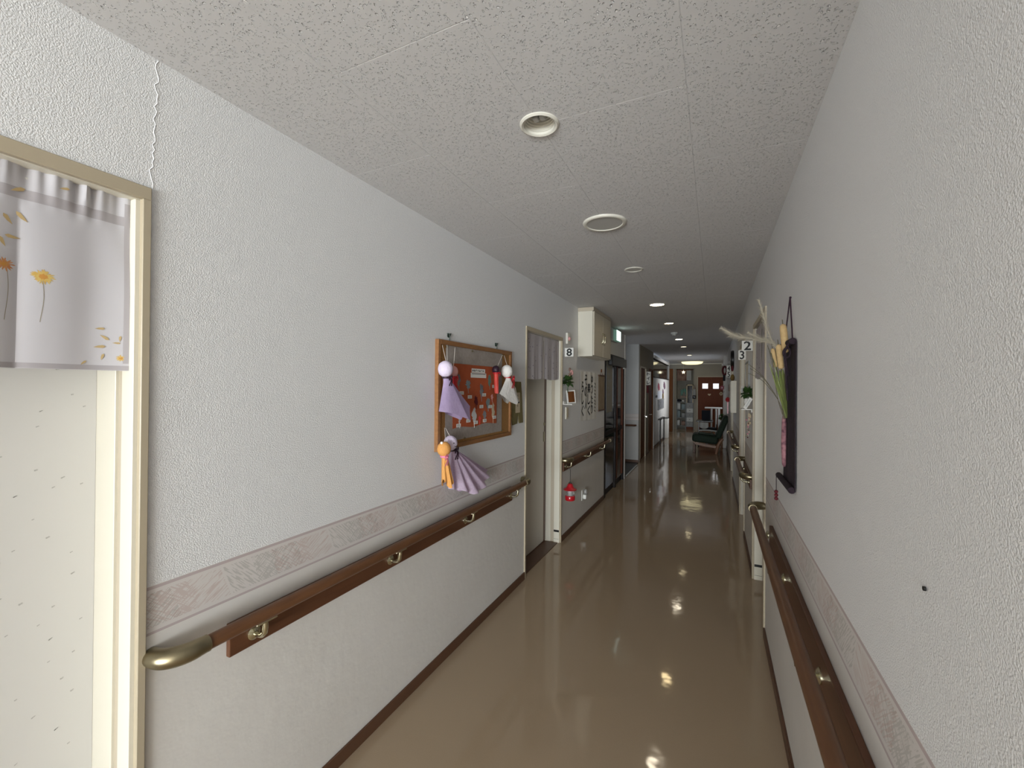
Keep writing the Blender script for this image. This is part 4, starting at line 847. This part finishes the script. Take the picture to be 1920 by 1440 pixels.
# cut nothing out of the boards for flat fittings; the open one sits in a real hole (see below)
T=thing('speaker_disc','large flat round grey ceiling speaker cover behind the nearest downlight','ceiling speaker',(-.535,2.268,HC))
m=MB(); m.lathe([(.092,-.004),(.096,-.010),(.107,-.011),(.114,-.006),(.115,.001)],(-.535,2.268,HC),'z',48); build('rim',m,'trim',T,50)
m=MB(); m.lathe([(0,-.006),(.095,-.006)],(-.535,2.268,HC),'z',48); build('grille',m,'vent',T)
downlight('unlit open downlight with ribbed baffle, nearest on the ceiling',-.535,1.327,.066,None,'open')
downlight('unlit downlight behind the round speaker cover',-.548,3.262,.068,'lampoff','flat')
lit=[(-.553,4.752,.088,'lampcool'),(-.565,6.20,.070,'lampwarm'),(-.585,8.325,.076,'lampcool'),(-.60,9.885,.07,'lampfar'),(-.608,12.55,.075,'lampfar'),(-.841,16.3,.07,'lampfar')]
ords=['first lit downlight, nearest of the lit row','second lit downlight of the ceiling row, warm','third lit downlight, just behind the smoke detector','fourth lit downlight of the ceiling row','fifth lit downlight, just before the big round lamp','farthest lit downlight above the alcove']
for (x,y,R_,l),t in zip(lit,ords): downlight(t,x,y,R_,l,'flat',group='lit downlights along the corridor')
T=thing('smoke_detector','small white smoke detector between the lit downlights','smoke detector',(-.585,7.3,HC))
m=MB(); m.lathe([(0,-.045),(.03,-.044),(.035,-.03),(.05,-.025),(.052,0)],(-.585,7.3,HC),'z',28); build('body',m,'palegrey',T,40); m=MB(); m.sphere((-.57,7.27,HC-.046),.006,8); build('indicator',m,'white',T)
T=thing('ceiling_lamp','big round glowing ceiling lamp at the far end','ceiling light',(-.68,15.68,HC))
m=MB(); m.lathe([(0,-.10),(.20,-.095),(.30,-.07),(.335,-.03),(.34,0)],(-.68,15.68,HC),'z',48); build('shade',m,'lampbig',T,60); m=MB(); m.lathe([(.33,0),(.35,-.01),(.36,0)],(-.68,15.68,HC),'z',48); build('base_ring',m,'trim',T,50)

# ------------------------------------------------------------------ far left: partition wall decorations, stand, bin
xp=-1.374
for (y,z,R_,mm,lab) in ((12.25,1.56,.09,'flowerpink','pink paper flower on the white partition, lowest left of the three'),(13.7,1.60,.10,'flowerdark','plum paper flower on the white partition, upper right of the three'),(13.35,1.42,.07,'flowerdark','small dark paper flower on the white partition, below the plum one')):
    m=MB()
    for (dy,dz) in ((-.5,0),(.5,.3),(.1,-.5),(.9,-.35),(-.2,.6)):
        for k in range(5): a=2*PI*k/5; m.sphere((xp+.006,y+R_*dy*2.2+R_*.45*math.cos(a)*1.6,z+R_*dz+R_*.4*math.sin(a)),R_*.3,8,sc=(.15,1.5,1))
    single('paper_flower',m,mm,lab,'paper flower',60)
m=MB(); m.box(xp,xp+.004,12.0,13.0,1.24,1.44); single('notice_sheet',m,mat('bluish_white_paper',(210,214,222),.8),'pale blank notice sheet on the white partition','poster')
T=thing('framed_poster','grey framed poster on the white partition','poster',(xp,12.75,.93))
m=MB(); m.box(xp,xp+.02,12.05,13.5,.93,1.22); build('frame',m,'grey',T); m=MB(); m.box(xp+.02,xp+.022,12.2,13.35,.96,1.19); build('print',m,'greyposter',T)
m=MB(); m.box(xp,xp+.02,11.55,11.85,1.28,1.34); single('wall_switch',m,'black','small black switch box on the white partition','switch')
m=MB(); m.lathe([(.08,0),(.10,.012),(.10,.02),(.085,.022),(.08,.01)],(xp,13.3,1.28),'x',24); single('wall_ring',m,'gold','small pale ring ornament on the white partition','ornament',50)
T=thing('side_stand','dark narrow table standing against the white partition','table',(-1.46+.1,12.6,0))
m=MB(); m.box(-1.374,-1.30,12.2,13.2,.66,.69,bev=.004); build('tabletop',m,'darkframe',T)
for y in (12.24,13.16): m=MB(); m.box(-1.335,-1.305,y-.02,y+.02,0,.66); build('leg',m,'darkframe',T)
T=thing('white_bin','white upright bin beside the partition behind the dark table','bin',(-1.32,14.3,0))
m=MB(); m.box(-1.372,-1.26,13.75,14.05,.0,.60,bev=.01); build('body',m,'white',T); m=MB(); m.box(-1.374,-1.255,13.74,14.06,.60,.625,bev=.004); build('lid',m,'black',T)

# ------------------------------------------------------------------ alcove contents
T=thing('top_curtain','faded printed curtain across the top of the far alcove','curtain',(-1.0,17.0,1.80))
m=MB(); m.grid(lambda a,b_:(-1.25+.48*a,17.0+.015*math.sin(a*40),2.20-.40*b_),50,10,0,.002); build('cloth',m,'pinkbrown',T); m=MB(); m.box(-.92,-.76,16.975,16.98,1.81,2.18); build('pale_panel',m,'grey',T); m=MB(); m.tube([(-1.26,17.0,2.205),(-.70,17.0,2.205)],.012,10); build('rod',m,'brownwood',T,50)
T=thing('star_lamp','small glowing star hanging before the far alcove','star ornament',(-1.005,16.6,2.04))
m=MB(); pts=[]
for k in range(10): rr_=.065 if k%2==0 else .027; a=PI/2+2*PI*k/10; pts.append((rr_*math.cos(a),rr_*math.sin(a)))
m.prism(pts,lambda a,b_,d:(-1.005+a,16.6-d,2.10+b_),.02); build('star',m,'starglow',T); m=MB(); m.tube([(-1.005,16.6,2.16),(-1.005,16.6,HC)],.002,5); build('string',m,'string',T)
T=thing('drawer_chest','pale tall cabinet with drawers on the right side of the alcove','cabinet',(-.80,17.15,0))
m=MB(); m.box(-.925,-.69,17.05,17.4,.10,.98); build('body',m,'grey',T); m=MB(); m.box(-.925,-.69,17.03,17.4,0,.10); build('plinth',m,'doorred',T)
for k in range(5): 
    m=MB(); m.box(-.915,-.70,17.03,17.05,.13+.165*k,.28+.165*k,bev=.003); d=build('drawer',m,'palegrey' if k%2 else 'grey',T); m=MB(); m.box(-.83,-.79,17.02,17.03,.20+.165*k,.215+.165*k); build('knob',m,'wood_dark',d)
T=thing('glass_hutch','white framed glass hutch standing on the drawer chest','cabinet',(-.80,17.15,.98))
m=MB(); m.box(-.925,-.895,17.05,17.08,.98,1.66); m.box(-.72,-.69,17.05,17.08,.98,1.66); m.box(-.925,-.69,17.05,17.08,1.62,1.66); m.box(-.925,-.69,17.3,17.32,.98,1.66); build('frame',m,'kraft',T); m=MB(); m.box(-.895,-.72,17.06,17.065,.98,1.62); build('glass_pane',m,'tint',T)
m=MB(); m.sphere((-.82,17.0,1.02),.05,12,wob=.1,sc=(1,.6,1)); single('white_figurine',m,'whitef','small white round ornament on the drawer chest edge','ornament',60,loc=(-.82,17.0,.98))
bpy.data.objects['white_figurine'].location.y=17.1
T=thing('shoulder_bag','grey and black bag hanging on the post beside the end door','bag',(-.585,16.85,1.14))
m=MB(); m.box(-.70,-.60,16.83,16.88,1.26,1.50,bev=.02); build('bag_body',m,'grey',T,50); m=MB(); m.box(-.71,-.59,16.82,16.885,1.14,1.27,bev=.02); build('bag_base',m,'black',T,50); m=MB(); m.tube([(-.68,16.86,1.48),(-.64,16.86,1.66),(-.61,16.86,1.48)],.008,8); build('strap',m,'darkred',T,50)
T=thing('green_cloth','grey green cloth draped over a rail in the alcove','cloth',(-1.02,17.1,1.28))
m=MB(); m.grid(lambda a,b_:(-1.13+.22*a,17.1+.02*math.sin(a*14),1.52-.12*abs(a-.6)-(.17+.05*math.sin(a*9))*b_),20,8,0,.004); build('cloth',m,'teal',T,60); m=MB(); m.box(-1.13,-.92,17.09,17.13,1.18,1.21); build('rail',m,'chairwood',T)
T=thing('storage_rack','dim metal rack with folded items on the left of the alcove','rack',(-1.12,17.2,0))
for x in (-1.255,-.945): 
    for y in (17.05,17.35): m=MB(); m.box(x-.01,x+.01,y-.01,y+.01,0,1.12); build('post',m,'grey',T)
for z in (.12,.42,.72,1.0): m=MB(); m.box(-1.26,-.94,17.04,17.36,z,z+.015); build('shelf',m,'grey',T)
rnd=random.Random(12)
for k,(x,z,w,h,mm,lab) in enumerate(((-1.19,.735,.12,.24,'palegrey','pale folded bundle on the upper left of the rack'),(-1.03,.735,.14,.2,'bluebin','grey blue bundle on the upper right of the rack'),(-1.19,.435,.11,.26,'bluebin','tall grey blue roll on the middle left of the rack'),(-1.03,.435,.13,.17,'grey','grey box on the middle right of the rack'),(-1.2,.135,.10,.2,'palegrey','pale bundle on the lower left of the rack'),(-1.03,.135,.14,.16,'pinkbrown','brownish bundle on the lower right of the rack'))):
    m=MB(); m.box(x-w/2,x+w/2,17.08,17.3,z,z+h,bev=.02); single('folded_bundle',m,mm,lab,'bundle',50)
m=MB(); m.sphere((-1.20,17.2,1.06),.09,16,sc=(1.1,1,.55),wob=.1); single('navy_cap',m,'navy','dark navy cloth heap on top of the rack','cloth',60,loc=(-1.20,17.2,1.015))
m=MB(); m.sphere((-1.04,17.15,1.05),.05,12,sc=(1,1,.7)); single('white_towel',m,'whitef','small white cloth heap on top of the rack','cloth',60,loc=(-1.04,17.15,1.015))
m=MB(); m.box(-1.48,-1.31,15.9,16.0,0,2.2,bev=.01); 
single('dark_post',m,'brownwood','dark wooden post before the end wall at far left','post')

# ------------------------------------------------------------------ reclining chair and what stands behind it
T=thing('reclining_chair','low dark green lounge chair with pale wooden frame against the right wall','chair',(-.13,11.35,0))
def side(y):
    m=MB(); P=curve([(-.44,y,.255),(-.40,y,.235),(-.15,y,.19),(.08,y,.165)],8); n=len(P)
    for i in range(n-1): 
        q0,q1=P[i],P[i+1]; m.add([(q0.x,y-.015,q0.z-.03),(q1.x,y-.015,q1.z-.03),(q1.x,y-.015,q1.z+.02),(q0.x,y-.015,q0.z+.02),(q0.x,y+.015,q0.z-.03),(q1.x,y+.015,q1.z-.03),(q1.x,y+.015,q1.z+.02),(q0.x,y+.015,q0.z+.02)],[(0,1,2,3),(7,6,5,4),(0,4,5,1),(3,2,6,7)]+([(0,3,7,4)] if i==0 else [])+([(1,5,6,2)] if i==n-2 else []))
    return m
for y in (11.06,11.68):
    build('side_rail',side(y),'chairwood',T)
    m=MB(); m.box(-.44,-.405,y-.016,y+.016,0,.24,bev=.004); build('leg',m,'wood_dark',T)
    m=MB(); m.tube(curve([(.05,y,0.0),(.075,y,.14),(.12,y,.27),(.19,y,.36)],8),[.03+.008*math.sin(PI*i/24) for i in range(25)],12); build('leg',m,'chairwood',T,50)
m=MB(); Mx=Matrix.Translation((-.17,11.37,.335))@Matrix.Rotation(.09,4,'Y'); m.box(-.30,.26,-.295,.295,-.10,.085,bev=.055,mtx=Mx,seg=4); build('seat_cushion',m,'greenup',T,60)
m=MB(); Mx=Matrix.Translation((.07,11.37,.36))@Matrix.Rotation(.36,4,'Y'); m.box(-.05,.07,-.285,.285,0,.56,bev=.05,mtx=Mx,seg=4); build('back_cushion',m,'greenup',T,60)
m=MB(); Mx=Matrix.Translation((-.14,11.37,.428))@Matrix.Rotation(.09,4,'Y'); m.box(-.2,.14,-.2,.2,0,.014,bev=.006,mtx=Mx); build('seat_pad',m,mat('faded_green_cloth',(60,80,64),.8),T)
m=MB(); m.tube(curve([(-.34,11.72,.47),(-.2,11.72,.49),(.1,11.72,.47)],8),.018,10); build('armrest',m,'palegrey',T,50)
m=MB(); m.tube([(-.30,11.72,.47),(-.30,11.70,.22)],.014,8); build('arm_post',m,'chairwood',T,50)
T=thing('wheelchair','folded dark wheelchair with black back behind the green lounge chair','wheelchair',(-.15,12.5,0))
m=MB(); m.box(-.30,-.085,12.58,12.61,.66,.94,bev=.01); build('backrest',m,'navy',T)
m=MB(); m.box(-.33,.05,12.15,12.6,.44,.50,bev=.02); build('seat',m,'navy',T); m=MB(); m.grid(lambda a,b_:(-.34+.21*a,12.13+.02*math.sin(a*6),.65-(.17-.05*(2*a-1)**2)*b_),10,8,0,.006); build('seat_cover',m,'palegrey',T,60)
m=MB(); m.box(-.42,-.02,12.14,12.60,.655,.69,bev=.01); build('armrest',m,'black',T)
for x in (-.37,.06):
    m=MB(); m.lathe([(.27,-.012),(.295,-.012),(.295,.012),(.27,.012)],(x,12.45,.295),'x',32,closed=True); 
    for k in range(8): a=2*PI*k/8; m.tube([(x,12.45,.295),(x,12.45+.275*math.cos(a),.295+.275*math.sin(a))],.003,5)
    build('wheel',m,'black',T,40)
m=MB()
for x in (-.06,.05): m.tube([(x,12.55,.3),(x,12.55,.93),(x,12.63,.97)],.02,10)
m.tube([(-.37,12.45,.295),(.06,12.45,.295)],.012,8); m.tube([(-.36,12.15,.06),(-.36,12.15,.66)],.013,8); m.tube([(-.37,12.45,.295),(-.36,12.15,.44)],.012,8); build('tube_frame',m,'palegrey',T,50)
m=MB(); m.lathe([(0,-.012),(.06,-.012),(.06,.012),(0,.012)],(-.36,12.13,.06),'x',20); build('caster',m,'black',T,40)
T=thing('overbed_table','narrow white topped wheeled table behind the wheelchair','table',(0,12.9,0))
m=MB(); m.box(-.23,.20,12.72,13.15,.985,1.01,bev=.005); build('tabletop',m,'white',T)
m=MB(); m.box(.10,.15,12.9,12.95,.05,.985); build('column',m,'palegrey',T); m=MB(); m.box(-.22,.17,12.88,12.97,.03,.07,bev=.01); build('foot',m,'palegrey',T)
for x in (-.18,.13): m=MB(); m.lathe([(0,-.012),(.03,-.012),(.03,.012),(0,.012)],(x,12.92,.03),'y',16); build('caster',m,'black',T,40)
leafy('dark_plant','dark leafy plant under the white tabletop at the right wall',.17,12.15,.80,.12,70,21,[(-.02,-.08,.02,.02,'whitef')],.03,cat='plant')
